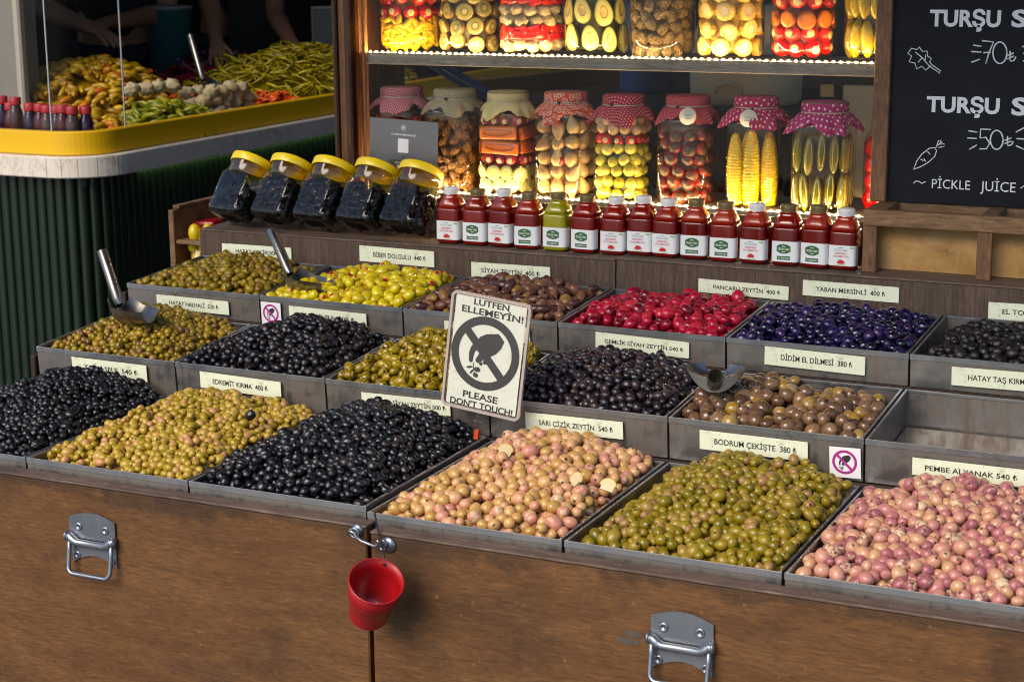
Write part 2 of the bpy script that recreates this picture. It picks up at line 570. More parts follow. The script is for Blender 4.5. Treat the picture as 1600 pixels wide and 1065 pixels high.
def m_marble():
    t = NT('grey_marble')
    c = t.coords()
    n = t.noise(c, 6, 8, .72, .5)
    ve = t.math('ABSOLUTE', t.math('SUBTRACT', n, .5))
    k = t.mix(t.ramp(ve, [(0.0, (1, 1, 1)), (.012, (0, 0, 0))]), (.62, .57, .50), (.36, .32, .28))
    k = t.mix(t.math('MULTIPLY', t.ramp(t.noise(c, 25, 5, .7), [(.55, (0, 0, 0)), (.75, (1, 1, 1))]), .4), k, (.30, .28, .25))
    t.set(Base_Color=k, Roughness=.35)
    return t.m
M['marble'] = m_marble()
M['yellow'] = plain('yellow_enamel_band', (.66, .385, .004), .30, 0, .05, 12, coat=.2)
def m_green():
    t = NT('green_ribbed_panel')
    c = t.coords()
    n = t.noise(c, 14, 5, .65)
    k = t.mix(n, (.001, .006, .002), (.003, .016, .005))
    ch = t.noise(c, 24, 5, .65, .3)
    k = t.mix(t.ramp(ch, [(.735, (0, 0, 0)), (.745, (1, 1, 1))]), k, (.42, .40, .36))
    t.set(Base_Color=k, Roughness=.38)
    return t.m
M['green'] = m_green()
M['plaster'] = plain('grey_plaster', (.19, .175, .155), .85, 0, .18, 18, bump=.3)
M['frame_white'] = plain('off_white_frame', (.36, .325, .27), .5, 0, .06)
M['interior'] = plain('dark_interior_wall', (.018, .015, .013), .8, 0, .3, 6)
M['ground'] = plain('wet_grey_paving', (.060, .062, .068), .6, 0, .3, 5, bump=.2)
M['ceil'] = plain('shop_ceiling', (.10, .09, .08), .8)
M['blue_plastic'] = plain('blue_plastic', (.02, .06, .17), .4)
M['teal_plastic'] = plain('teal_plastic', (.015, .10, .105), .45)
M['beige_plastic'] = plain('beige_plastic', (.52, .42, .27), .45)
M['black_cloth'] = plain('black_cloth', (.012, .012, .014), .85, 0, .2, 80)
M['skin'] = plain('skin', (.36, .17, .095), .5, 0, .12, 30, Subsurface_Weight=.1, Subsurface_Radius=(.4, .15, .08), Subsurface_Scale=.01)
M['hair'] = plain('dark_hair', (.015, .010, .008), .6)

# ------------------------------------------------------------------ the setting
GZ = -.85
g = MB(); g.box((-60, -60, GZ - .3), (60, 60, GZ)); kind(g.build('ground', M['ground']), 'structure')
g = MB(); g.box((-4.2, 1.98, GZ + .001), (-1.02, 7.0, -.55)); g.box((-1.0, 1.6, GZ + .001), (3.6, 7.0, -.62))
kind(g.build('shop_floor', M['ground']), 'structure')
bld = thing('shop_building', 'dark shop interior behind the pickle cabinet and the yellow banded counter', 'building', (0, 6, GZ))
def wall(name, a, b, mat):
    m = MB(); m.box(a, b)
    return m.build(name, mat, bld, (0, -6, -GZ))
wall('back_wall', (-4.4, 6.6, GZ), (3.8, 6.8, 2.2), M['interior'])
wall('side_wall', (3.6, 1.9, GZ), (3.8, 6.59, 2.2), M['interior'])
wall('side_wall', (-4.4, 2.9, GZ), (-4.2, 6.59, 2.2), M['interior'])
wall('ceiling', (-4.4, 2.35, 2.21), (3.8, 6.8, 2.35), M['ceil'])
aw = thing('added_awning', 'added dark canvas cover out of view, shading the olive stall', 'added_awning', (.95, 1.0, 1.85))  # added out of view: blocks overhead sky so the olives stay deep black
m = MB()
for i_ in range(14):
    m.box((-1.45 + i_ * .207, -1.75, -.30), (-1.45 + i_ * .207 + .2065, -1.744, -.12), .001)
m.build('added_valance', plain('added_awning_valance', (.035, .032, .030), .9), aw)
m = MB(); m.add([(-1.45, -1.75, -.12), (1.45, -1.75, -.12), (1.45, .45, .28), (-1.45, .45, .28), (-1.45, -1.75, -.115), (1.45, -1.75, -.115), (1.45, .45, .285), (-1.45, .45, .285)], [(3, 2, 1, 0), (4, 5, 6, 7), (0, 1, 5, 4), (1, 2, 6, 5), (2, 3, 7, 6), (3, 0, 4, 7)], False)
m.build('added_canopy', plain('added_awning_canvas', (.045, .040, .036), .9), aw)
for x_ in (-1.44, 1.44):
    m = MB(); m.tube([(x_, -1.74, -.125), (x_, .44, .268)], .012, 8); m.build('arm', M['wire'], aw)
p0 = at(26, 100, X=-1.62)
wall('plaster_wall', (-4.2, p0.y, GZ), (p0.x, p0.y + .10, 2.2), M['plaster'])
p1 = at(50, 100, X=-1.60)
m = MB(); m.box((p0.x + .003, p0.y - .012, -.54), (p1.x + .01, p0.y + .018, 2.15), .006)
o = m.build('door_frame', M['frame_white'], bld, (0, -6, -GZ))

# ------------------------------------------------------------------ stall body
LXA, LXB = -.05, .9165        # left counter
RXA, RXB = .9275, 1.95
def counter(xa, xb, yf, ztop, label):
    t = thing('display_counter', label, 'counter', ((xa + xb) / 2, .3, GZ))
    off = (-(xa + xb) / 2, -.3, -GZ)
    m = MB(); m.box((xa, yf, GZ + .01), (xb, yf + .018, ztop), .002)
    m.build('front_panel', M['panel'], t, off)
    m = MB(); m.box((xa, yf - .002, ztop + .0003), (xb, yf + .026, ztop + .004), .0012)
    m.build('top_edge', M['panel_edge'], t, off)
    for x in (xa, xb - .018):
        m = MB(); m.box((x, yf + .019, GZ + .01), (x + .018, .90, ztop - .035), .001)
        m.build('side_panel', M['panel'], t, off)
    m = MB(); m.box((xa + .02, yf + .02, -.075), (xb - .02, .90, -.06))
    m.build('deck_board', M['dark_wood'], t, off)
counter(LXA, LXB, -.032, -.0195, 'brown plywood counter with the handle under the black and green olives, left of the seam')
counter(RXA, RXB, -.040, -.0225, 'brown plywood counter with the handle under the green and pink olives, right of the seam')
for n_, (px, py, sx, tn) in enumerate(((990, 990, .0125, .1), (981, 1001, .0165, .06))):
    p = at(px, py, Y=-.041)
    m = MB(); m.prism(ellipse(0, 0, sx, .0042, -tn, 20), .001)
    m.prism(ellipse(.004, 0, .0026, .0026, 0, 12), .0014, Matrix.Translation((0, -.0008, 0)))
    m.cur_mi = 0
    o = m.build('screw_plug', plain('grey_filler', (.075, .062, .055), .6, 0, .4, 200), bpy.data.objects['display_counter.001'])
    o.location = Vector((p.x, -.0406, p.z)) - bpy.data.objects['display_counter.001'].location
rk = thing('stepped_rack', 'dark wooden stepped rack carrying the two upper rows of olive trays', 'rack', (0, .5, -.06))
def rbox(name, a, b, mat=None):
    m = MB(); m.box(a, b, .002)
    m.build(name, mat or M['dark_wood'], rk, (0, -.5, .06))
rbox('riser_board', (-.01, .392, -.058), (1.9, .41, -.003))
rbox('shelf_board', (-.01, .411, -.02), (1.9, .652, -.003))
rbox('riser_board', (-.01, .659, -.058), (1.9, .677, .079))
rbox('shelf_board', (-.01, .678, .062), (1.9, .90, .079))
rbox('side_board', (-.022, .395, -.058), (-.0105, .645, .045))
rbox('side_board', (-.022, .665, -.058), (-.0105, .90, .112))

def step(xa, xb, ya, zt, label):
    t = thing('display_step', label, 'display step', ((xa + xb) / 2, 1.0, .05))
    off = (-(xa + xb) / 2, -1.0, -.05)
    m = MB(); m.box((xa, ya, .052), (xb, ya + .018, zt - .004), .001); m.build('front_board', M['step'], t, off)
    m = MB(); m.box((xa, ya - .0005, zt - .0035), (xb, 1.085, zt), .001); m.build('top_board', M['step_edge'], t, off)
    m = MB(); m.box((xa, ya + .019, .052), (xa + .016, 1.08, zt - .0045), .001); m.build('end_board', M['step'], t, off)
step(-.0083, .9015, .914, .199, 'brown laminate step carrying the plastic olive jars and the first seven sauce bottles')
step(.9045, 1.80, .912, .2015, 'brown laminate step carrying the last eight sauce bottles and the crate')

# ------------------------------------------------------------------ trays
BT, AT = math.atan2(.0817 - .0649, .2456), math.atan2(.1455 - .1321, .2501)
def tray(x0, x1, y0, ztop, depth, h, tilt, label, group):
    t = thing('steel_tray', label, 'tray', ((x0 + x1) / 2, y0, ztop), (tilt, 0, 0), group)
    a, b, e = -(x1 - x0) / 2, (x1 - x0) / 2, .0022
    m = MB()
    # outer skin, rim, inner skin
    o = [(a, 0), (b, 0), (b, depth), (a, depth)]
    i = [(a + e, e), (b - e, e), (b - e, depth - e), (a + e, depth - e)]
    vs = [(x, y, -h) for x, y in o] + [(x, y, -.0006) for x, y in o] + [(x + .0006 * (1 if x < 0 else -1), y + .0006 * (1 if y < .01 else -1), 0) for x, y in o]
    vs += [(x, y, 0) for x, y in i] + [(x, y, -h + .003) for x, y in i]
    f = [(3, 2, 1, 0), (16, 17, 18, 19)]
    for k in range(4):
        n = (k + 1) % 4
        for L in range(4):
            f.append((L * 4 + k, L * 4 + n, L * 4 + 4 + n, L * 4 + 4 + k))
    m.add(vs, f, False)
    m.build('pan', M['tray'], t)
    m = MB()                                     # folded hem round the rim
    hh = .0085
    m.box((a - .001, -.0012, -hh), (b + .001, -.0002, .0008), .0004)
    m.box((a + .0002, .0002, -.003), (a + .0042, depth - .0002, .0012), .0005)
    m.box((b - .0042, .0002, -.003), (b - .0002, depth - .0002, .0012), .0005)
    m.box((a, depth - .004, -.003), (b, depth, .0014), .0005)
    m.build('folded_rim', M['rim'], t)
    return t
TR = {}
ROW = {'C': ('olive trays in the lowest row', 0.0, 0.0, .385, .05, 0.0),
       'B': ('olive trays in the middle row', .389, .0649, .243, .0655, BT),
       'A': ('olive trays in the top row', .6575, .1321, .248, .052, AT)}
CARD = {}
def tr(row, k, what):
    g, y0, z0, dp, h, tl = ROW[row]
    x0, x1 = .3 * (k - 1) + .0018, .3 * k - .0018
    if row == 'C':
        x0, x1 = .3 * k + .002, .3 * k + .298
        if k >= 3:
            x0, y0, z0 = .3 * k + .003 + (.002 if k == 3 else 0), -.006, -.005
            dp = .39
        if k == 5:
            x1 += .03
    TR[row + str(k)] = (x0, x1, y0, z0, dp, h, tl)
    return tray(x0, x1, y0, z0, dp, h, tl, what, g)
for row, k, what in [
    ('C', 0, 'steel tray of small black olives at the front left corner'),
    ('C', 1, 'steel tray of yellow green olives in the lowest row'),
    ('C', 2, 'steel tray of glossy black olives in the lowest row, left of the seam'),
    ('C', 3, 'steel tray of round beige olives in the lowest row, above the red bucket'),
    ('C', 4, 'steel tray of olive green olives in the lowest row'),
    ('C', 5, 'steel tray of mauve pink olives at the front right corner'),
    ('B', 1, 'steel tray of tiny brownish green olives with a scoop'),
    ('B', 2, 'steel tray of dull black olives in the middle row, above the EDREMİT KIRMA card'),
    ('B', 3, 'steel tray of striped grilled olives, behind the big sign'),
    ('B', 4, 'steel tray of dark purple black olives above the SARI ÇİZİK ZEYTİN card'),
    ('B', 5, 'steel tray of large brown olives above the BODRUM ÇEKİŞTE card'),
    ('B', 6, 'empty steel tray above the PEMBE ALYANAK card'),
    ('A', 1, 'steel tray of cracked green olives at the left end of the top row'),
    ('A', 2, 'steel tray of bright yellow stuffed olives in the top row'),
    ('A', 3, 'steel tray of long brown olives behind the big sign'),
    ('A', 4, 'steel tray of crimson red olives above the GEMLİK SİYAH ZEYTİN card'),
    ('A', 5, 'steel tray of shiny violet blue olives above the DİDİM EL DİLMESİ card'),
    ('A', 6, 'steel tray of black olives above the HATAY TAŞ KIRMA card')]:
    tr(row, k, what)
m = MB(); m.box((-.144, .006, -.0615), (.144, .235, -.0585))
o = tag(m.build('brine_film', plain('murky_brine', (.13, .10, .068), .12, 0, .35, 30, coat=.6)), 'thin murky film of brine on the floor of the empty tray', 'brine')
o.location, o.rotation_euler = (1.65, .389, .0649), (BT, 0, 0)

# ------------------------------------------------------------------ olives
def olive_mesh(name, ax, n, m, wr=0.0, wf=2.5, seed=0, taper=0.0):
    v, f = sphere_vf(n, m)
    out = []
    for p in v:
        q = Vector(p)
        k = 1.0
        if wr:
            k += wr * (mnoise.noise(q * wf + Vector((seed * 7.3, 0, 0))) + .6 * mnoise.noise(q * wf * 2.3 + Vector((0, seed * 3.1, 0))))
        q2 = q * k
        t = 1 + taper * q.z
        out.append((q2.x * ax[0] * t, q2.y * ax[1] * t, q2.z * ax[2]))
    return out, f, v

def pile_points(x0, x1, y0, y1, hf, floor, d, seed, layers=1.5, it=22, flat=.86):
    rs = np.random.RandomState(seed)
    area = (x1 - x0) * (y1 - y0) * 1.1
    n = int(area / (d * d * flat) * layers)
    P = np.empty((n, 3), np.float32)
    P[:, 0] = rs.uniform(x0 + d * .5, x1 - d * .5, n)
    P[:, 1] = rs.uniform(y0 + d * .5, y1 - d * .5, n)
    lo = d * (.5 + layers * .78)
    def clamp():
        P[:, 0] = np.clip(P[:, 0], x0 + d * .48, x1 - d * .48)
        P[:, 1] = np.clip(P[:, 1], y0 + d * .48, y1 - d * .48)
        h = hf(P[:, 0], P[:, 1])
        P[:, 2] = np.clip(P[:, 2], np.maximum(h - lo, floor + d * .45), np.maximum(h - d * .5, floor + d * .46))
    P[:, 2] = hf(P[:, 0], P[:, 1]) - rs.uniform(d * .5, lo, n)
    clamp()
    for _ in range(it):
        D = P[:, None, :] - P[None, :, :]
        r = np.sqrt((D * D).sum(2) + 1e-9)
        w = np.clip(d * .97 - r, 0, None) / r
        np.fill_diagonal(w, 0)
        P += .42 * (D * w[:, :, None]).sum(1)
        clamp()
    return P, hf(P[:, 0], P[:, 1]) - P[:, 2], lo

def heap_fn(key, peak, zedge, side, pw=.70, sm=9.0, rough=.0035, seed=0):
    """peak (x, y, z); zedge (front, back, left, right) heights; tent with a rounded top."""
    x0, x1, y0, y1 = side
    px, py, pz = peak
    zf, zb, zl, zr = (q + .0105 for q in zedge)
    def h(x, y):
        q = np.stack([zf + (pz - zf) * np.clip((y - y0) / (py - y0), 0, 2) ** pw,
                      zb + (pz - zb) * np.clip((y1 - y) / max(1e-4, y1 - py), 0, 2) ** pw,
                      zl + (pz - zl) * np.clip((x - x0) / (px - x0), 0, 2) ** pw,
                      zr + (pz - zr) * np.clip((x1 - x) / (x1 - px), 0, 2) ** pw,
                      np.full_like(x, pz)])
        k = 260.0
        z = -np.log(np.exp(-k * (q - pz)).sum(0)) / k + pz
        return z + rough * (np.sin(x * 61 + seed) * np.cos(y * 57 + seed * 2) + .6 * np.sin(x * 131 + y * 97 + seed))
    return h

NIND = 285
def heap(key, kindname, d, ax, mat, peak, zedge, group, label, wr=.045, wf=1.5, n=12, m=8, taper=.07, var=.15, seed=1, layers=1.5, inset=(.004, .004, .004, .004), upright=False, variants=6, pw=.66, floor=None, flat=.86, rough=.0035, squash=0.0):
    x0, x1, y0, zt, dp, hh, tl = TR[key]
    sx0, sx1, sy0, sy1 = x0 + inset[0], x1 - inset[1], y0 + inset[2], y0 + dp - inset[3]
    fl = floor if floor is not None else zt - hh + .004
    hf = heap_fn(key, peak, zedge, (sx0, sx1, sy0, sy1), pw, seed=seed, rough=rough)
    P, dep, lo = pile_points(sx0, sx1, sy0, sy1, hf, fl, d, seed, layers, flat=flat)
    rs = random.Random(seed)
    protos = []
    for k in range(variants):
        v, f, oc = olive_mesh(kindname, [a * d / 2 for a in ax], n, m, wr, wf, seed * 10 + k, taper * (1 if k % 2 else -.5))
        protos.append((mesh_from(kindname, v, f, True, oc), v, f, oc))
        protos[-1][0].materials.append(mat)
    cam_d = ((P - np.array(CAM_C)) ** 2).sum(1)
    vis = np.where(dep < d * .5 + d * .50)[0]
    vis = sorted(vis, key=lambda i: cam_d[i] + dep[i] * 2)[:NIND]
    ind = set(int(i) for i in vis)
    rest = MB()
    ln, lm = (8, 6)
    rv = [olive_mesh('x', [a * d / 2 for a in ax], ln + (2 if wr else 0), lm + (1 if wr else 0), wr, wf, seed * 10 + k, taper) for k in range(3)]
    for i in range(len(P)):
        e = Euler((rs.gauss(1.35, .5), rs.gauss(0, .5), rs.uniform(0, 6.28))) if not upright else Euler((rs.gauss(0, .4), rs.gauss(0, .4), rs.uniform(0, 6.28)))
        s = 1 + rs.gauss(0, var)
        s = max(.72, min(1.3, s))
        sc = (s * rs.uniform(.94, 1.06), s * rs.uniform(.94 - squash, 1.06), s * rs.uniform(.92, 1.12))
        if i in ind:
            o = put(kindname, protos[rs.randrange(variants)][0], P[i], e, sc)
            u, w_, q = P[i][0], P[i][1], math.hypot(P[i][0] - peak[0], P[i][1] - peak[1])
            zone = 'front rim' if w_ < sy0 + .05 else 'heap top' if q < .055 else 'rear rim' if w_ > sy1 - .04 else 'left slope' if u < peak[0] else 'right slope'
            o['label'], o['category'], o['group'] = label + ', ' + zone, 'olive', group
        else:
            v, f, oc = rv[rs.randrange(3)]
            Mx = Matrix.LocRotScale(Vector(P[i]), e, Vector(sc))
            rest.cur_rnd = rs.random()
            rest.add([Mx @ Vector(p) for p in v], f, True, oc)
    # what lies deeper than the pieces: the packed body of the heap
    gx, gy = 16, 16
    vs, fs = [], []
    for j in range(gy + 1):
        for i in range(gx + 1):
            x, y = sx0 + (sx1 - sx0) * i / gx, sy0 + (sy1 - sy0) * j / gy
            z = max(fl - .001, float(hf(np.array([x]), np.array([y]))[0]) - lo - d * .05)
            vs.append((x, y, z))
    for j in range(gy):
        for i in range(gx):
            a = j * (gx + 1) + i
            fs.append((a, a + 1, a + gx + 2, a + gx + 1))
    rest.cur_rnd = .5
    rest.add(vs, fs, True, [(x * 40, y * 40, 0) for x, y, z in vs])
    o = rest.build(kindname.replace('olive', 'olive_heap'), mat)
    o['kind'] = 'stuff'
    return P

OM = {}
OM['wrinkled'] = fruit('wrinkled_black_olive', [(.0, (.003, .003, .0045)), (.5, (.005, .005, .008)), (.85, (.009, .008, .010)), (1, (.018, .014, .014))], None, rough=.20, coat=.2, bump=.7, bscale=4.5, bdist=.0010, mott=.3)
OM['glossy'] = fruit('glossy_black_olive', [(.0, (.003, .003, .005)), (.5, (.005, .005, .009)), (.9, (.010, .008, .011)), (1, (.024, .017, .016))], None, rough=.15, coat=.3, bump=.7, bscale=4.0, bdist=.0010, mott=.3)
OM['dull'] = fruit('dull_black_olive', [(.0, (.004, .0035, .006)), (.5, (.008, .006, .010)), (.85, (.016, .012, .014)), (1, (.032, .021, .020))], None, rough=.22, coat=.2, bump=.7, bscale=4.2, bdist=.0010, mott=.3)
OM['purple'] = fruit('purple_black_olive', [(.0, (.005, .003, .006)), (.4, (.010, .006, .011)), (.75, (.020, .011, .015)), (1, (.045, .024, .024))], (.03, .02, .015), .96, rough=.2, coat=.4, bump=.8, bscale=3.2, bdist=.0014, mott=.3)
OM['yellowgreen'] = fruit('yellow_green_olive', [(.0, (.30, .215, .040)), (.35, (.41, .295, .062)), (.70, (.47, .33, .090)), (.92, (.48, .29, .12)), (1, (.52, .27, .16))], (.07, .04, .012), .945, rough=.32, coat=.12, bump=.15, ss=.06)
OM['beige'] = fruit('beige_olive', [(.0, (.46, .285, .105)), (.3, (.58, .36, .165)), (.55, (.63, .39, .215)), (.8, (.60, .32, .215)), (.92, (.52, .22, .18)), (1, (.66, .50, .32))], (.08, .045, .016), .948, rough=.32, coat=.12, bump=.12, ss=.06)
OM['green'] = fruit('olive_green_olive', [(.0, (.150, .118, .018)), (.35, (.225, .172, .028)), (.65, (.285, .212, .040)), (.88, (.310, .205, .060)), (1, (.31, .18, .09))], (.035, .022, .008), .945, rough=.32, coat=.12, bump=.15, ss=.05)
OM['pink'] = fruit('mauve_pink_olive', [(.0, (.57, .35, .21)), (.25, (.56, .315, .225)), (.5, (.52, .255, .215)), (.72, (.41, .165, .170)), (.9, (.25, .080, .105)), (1, (.64, .48, .32))], (.09, .045, .022), .950, rough=.32, coat=.12, bump=.12, ss=.06)
OM['tiny'] = fruit('tiny_brown_green_olive', [(.0, (.15, .105, .014)), (.35, (.26, .180, .024)), (.65, (.34, .230, .036)), (.88, (.25, .135, .045)), (1, (.14, .075, .04))], (.035, .02, .008), .935, rough=.32, coat=.12, bump=.2)
OM['grilled'] = fruit('grilled_green_olive', [(.0, (.24, .165, .008)), (.5, (.33, .235, .012)), (1, (.42, .305, .030))], (.03, .02, .006), .90, rough=.24, coat=.4, bump=.3, stripes=(.035, .02, .006))
OM['brown'] = fruit('brown_olive', [(.0, (.085, .045, .026)), (.3, (.150, .085, .047)), (.55, (.215, .130, .080)), (.75, (.26, .16, .09)), (.9, (.34, .20, .035)), (1, (.36, .26, .15))], (.02, .012, .008), .95, rough=.24, coat=.4, bump=.2, mott=.3)
OM['cracked'] = fruit('cracked_green_olive', [(.0, (.14, .10, .008)), (.4, (.24, .170, .013)), (.75, (.33, .230, .022)), (1, (.20, .11, .03))], (.05, .03, .01), .93, rough=.32, coat=.12, bump=.6, bdist=.0018)
OM['stuffed'] = fruit('bright_yellow_stuffed_olive', [(.0, (.58, .44, .006)), (.5, (.68, .55, .010)), (1, (.74, .62, .04))], (.42, .010, .004), .90, rough=.24, coat=.45, bump=.12, mott=.2)
OM['long_brown'] = fruit('long_brown_olive', [(.0, (.055, .022, .022)), (.35, (.105, .045, .034)), (.65, (.165, .075, .045)), (.88, (.22, .11, .05)), (1, (.30, .19, .05))], (.03, .014, .010), .955, rough=.32, coat=.12, bump=.4, bdist=.0014)
OM['crimson'] = fruit('crimson_olive', [(.0, (.13, .005, .016)), (.35, (.28, .008, .030)), (.7, (.42, .014, .050)), (1, (.52, .040, .060))], (.12, .01, .02), .965, rough=.25, coat=.25, bump=.3, bdist=.0014)
OM['violet'] = fruit('violet_olive', [(.0, (.004, .003, .014)), (.5, (.008, .005, .036)), (.85, (.015, .008, .064)), (1, (.036, .014, .078))], (.015, .008, .03), .965, rough=.22, coat=.3, bump=.3, bdist=.0014)
OM['dry'] = fruit('dry_black_olive', [(.0, (.005, .005, .006)), (.6, (.011, .010, .011)), (.95, (.024, .020, .018)), (1, (.08, .04, .028))], None, rough=.30, coat=.1, bump=.7, bscale=4.2, bdist=.0014)

H = []
H.append(heap('C0', 'wrinkled_black_olive', .0120, (1, .95, 1.10), OM['wrinkled'], (.155, .31, .066), (-.006, .012, -.01, -.008), 'wrinkled black olives at the front left corner', 'small wrinkled black olive in the tray under the SELE card', wr=.24, wf=2.6, n=16, m=10, seed=3, flat=.80))
H.append(heap('C1', 'yellow_green_olive', .0123, (1, 1, 1.24), OM['yellowgreen'], (.40, .285, .053), (-.008, .012, -.014, -.002), 'yellow green olives under the EDREMİT KIRMA card', 'yellow green olive heaped under the EDREMİT KIRMA card', seed=4, inset=(.012, .004, .008, .004)))
H.append(heap('C2', 'glossy_black_olive', .0138, (1, .95, 1.15), OM['glossy'], (.755, .30, .070), (-.006, .012, -.004, -.012), 'glossy black olives beside the counter seam', 'glossy black olive in the tray left of the beige olives', wr=.18, wf=2.4, n=16, m=10, seed=5, inset=(.004, .004, .006, .004)))
H.append(heap('C3', 'beige_olive', .0173, (1, 1, 1.12), OM['beige'], (1.02, .30, .050), (-.012, .016, -.018, -.006), 'beige olives under the SARI ÇİZİK ZEYTİN card', 'round beige olive heaped under the SARI ÇİZİK card', seed=6, inset=(.012, .006, .008, .004)))
H.append(heap('C4', 'olive_green_olive', .0146, (1, 1, 1.18), OM['green'], (1.345, .29, .045), (-.014, .018, -.022, -.004), 'olive green olives under the BODRUM ÇEKİŞTE card', 'olive green olive heaped under the BODRUM card', seed=7, inset=(.014, .004, .010, .004)))
H.append(heap('C5', 'mauve_pink_olive', .0165, (1, 1, 1.17), OM['pink'], (1.655, .29, .047), (-.012, .020, -.014, -.004), 'mauve pink olives under the PEMBE ALYANAK card', 'mauve pink olive heaped under the PEMBE ALYANAK card', seed=8, inset=(.006, .004, .008, .004)))
H.append(heap('B1', 'tiny_brown_green_olive', .0120, (1, 1, 1.10), OM['tiny'], (.10, .565, .122), (.052, .088, .046, .060), 'tiny brown green olives under the HATAY HALHALİ card', 'tiny brown green olive in the tray with the upright scoop', seed=9, n=10, m=7, inset=(.018, .004, .004, .004), layers=1.5))
H.append(heap('B2', 'dull_black_olive', .0137, (1, .95, 1.10), OM['dull'], (.475, .56, .134), (.058, .092, .056, .060), 'dull black olives above the EDREMİT KIRMA card', 'dull black olive in the middle row tray beside the grilled olives', wr=.22, wf=2.6, n=16, m=10, seed=10))
H.append(heap('B3', 'grilled_green_olive', .0168, (.92, .92, 1.28), OM['grilled'], (.715, .565, .132), (.050, .092, .056, .078), 'grilled green olives behind the big sign', 'green olive with dark grill stripes in the tray behind the big sign', seed=11, wr=.05, inset=(.006, .004, .006, .004)))
H.append(heap('B4', 'purple_black_olive', .0147, (.96, .96, 1.14), OM['purple'], (1.03, .555, .124), (.054, .092, .070, .060), 'purple black olives above the SARI ÇİZİK ZEYTİN card', 'dark purple black olive in the tray above the SARI card', wr=.08, wf=1.8, n=14, m=9, seed=12))
H.append(heap('B5', 'brown_olive', .0215, (1, 1, 1.16), OM['brown'], (1.29, .545, .098), (.052, .080, .066, .064), 'large brown olives above the BODRUM ÇEKİŞTE card', 'large brown olive in the tray above the BODRUM card', seed=13, n=14, m=9, inset=(.004, .005, .008, .006)))
H.append(heap('A1', 'cracked_green_olive', .0150, (1, .92, 1.20), OM['cracked'], (.115, .825, .172), (.130, .156, .122, .136), 'cracked green olives above the HATAY HALHALİ card', 'cracked green olive in the leftmost tray of the top row', wr=.12, wf=1.8, seed=14))
H.append(heap('A2', 'yellow_stuffed_olive', .0188, (1, 1, 1.28), OM['stuffed'], (.445, .82, .172), (.128, .158, .122, .146), 'yellow stuffed olives under the BİBER DOLGULU card', 'bright yellow olive stuffed with red pepper under the DOLGULU card', seed=15, inset=(.006, .004, .006, .004)))
H.append(heap('A3', 'long_brown_olive', .0196, (.88, .88, 1.42), OM['long_brown'], (.725, .815, .172), (.126, .158, .132, .140), 'long brown olives behind the big sign', 'long brown olive in the top row tray behind the big sign', wr=.07, seed=16, variants=5))
H.append(heap('A4', 'crimson_olive', .0190, (.95, .95, 1.20), OM['crimson'], (1.025, .79, .166), (.124, .146, .128, .138), 'crimson olives under the PANCARLI ZEYTİN card', 'crimson red olive in the tray under the PANCARLI card', wr=.06, seed=17))
H.append(heap('A5', 'violet_olive', .0185, (.97, .97, 1.16), OM['violet'], (1.325, .80, .168), (.120, .150, .136, .136), 'violet olives under the YABAN MERSİNLİ card', 'shiny violet blue olive in the tray under the YABAN card', wr=.05, seed=18, inset=(.006, .004, .006, .01)))
H.append(heap('A6', 'dry_black_olive', .0148, (1, .95, 1.12), OM['dry'], (1.63, .81, .160), (.122, .150, .118, .134), 'dry black olives above the HATAY TAŞ KIRMA card', 'dry matt black olive in the rightmost tray of the top row', wr=.16, wf=2.2, n=14, m=9, seed=19, inset=(.016, .004, .006, .008)))
# ------------------------------------------------------------------ price cards
CR = random.Random(21)
LIRA = '\u20ba'
def card(x0, z0, x1, z1, Y, tilt, text, label, roll=0.0, tw=.72, th=.30, dx=0.0):
    roll = CR.uniform(-.014, .022)
    t = thing('price_card', label, 'price card', ((x0 + x1) / 2, Y - .0016, (z0 + z1) / 2), (tilt, roll, CR.uniform(-.004, .004)), 'cream price cards on the trays')
    w, h = abs(x1 - x0), abs(z1 - z0)
    m = MB(); m.box((-w / 2, -.0006, -h / 2), (w / 2, .0006, h / 2), .0002)
    m.build('card_sheet', M['card'], t)
    if text:
        m = MB(); m.text(text, dx * w, 0, w * tw, h * th, -.0009, .016)
        m.build('lettering', M['ink'], t)
    return t
SY, AY, BY = .9115, .6555, .387
card(.047, .1475, .211, .1735, SY + .0015, 0, 'HATAY ÇEKİRDEK', 'cream card reading HATAY ÇEKİRDEK behind the cracked green olives', tw=.60)
card(.367, .158, .531, .189, SY + .0015, 0, 'BİBER DOLGULU  440 ' + LIRA, 'cream card reading BİBER DOLGULU 440 on the step', tw=.70, dx=.04)
card(.610, .146, .773, .1745, SY + .0015, 0, 'SİYAH ZEYTİN  400 ' + LIRA, 'cream card half hidden behind the long brown olives', tw=.74)
card(1.063, .150, 1.229, .1745, SY, 0, 'PANCARLI ZEYTİN  400 ' + LIRA, 'cream card reading PANCARLI ZEYTİN 400 on the step', tw=.74, dx=.04)
card(1.254, .160, 1.422, .187, SY, 0, 'YABAN MERSİNLİ  400 ' + LIRA, 'cream card reading YABAN MERSİNLİ 400 on the step', tw=.72)
card(1.572, .146, 1.735, .1745, SY, 0, 'EL TOPLAMA  400 ' + LIRA, 'cream card reading EL TOP at the right end of the step', tw=.72)
card(.071, .0905, .234, .1165, AY, AT, 'HATAY HALHALİ  520 ' + LIRA, 'cream card reading HATAY HALHALİ 520 on the leftmost top row tray', tw=.68, dx=.02)
card(.3655, .090, .528, .1178, AY, AT, 'SALAMURA  500 ' + LIRA, 'blank looking cream card half buried by the dull black olives', tw=.70)
card(.685, .090, .850, .1182, AY, AT, 'IZGARA ZEYTİN  480 ' + LIRA, 'cream card on the long brown olive tray, mostly behind the big sign', tw=.7)
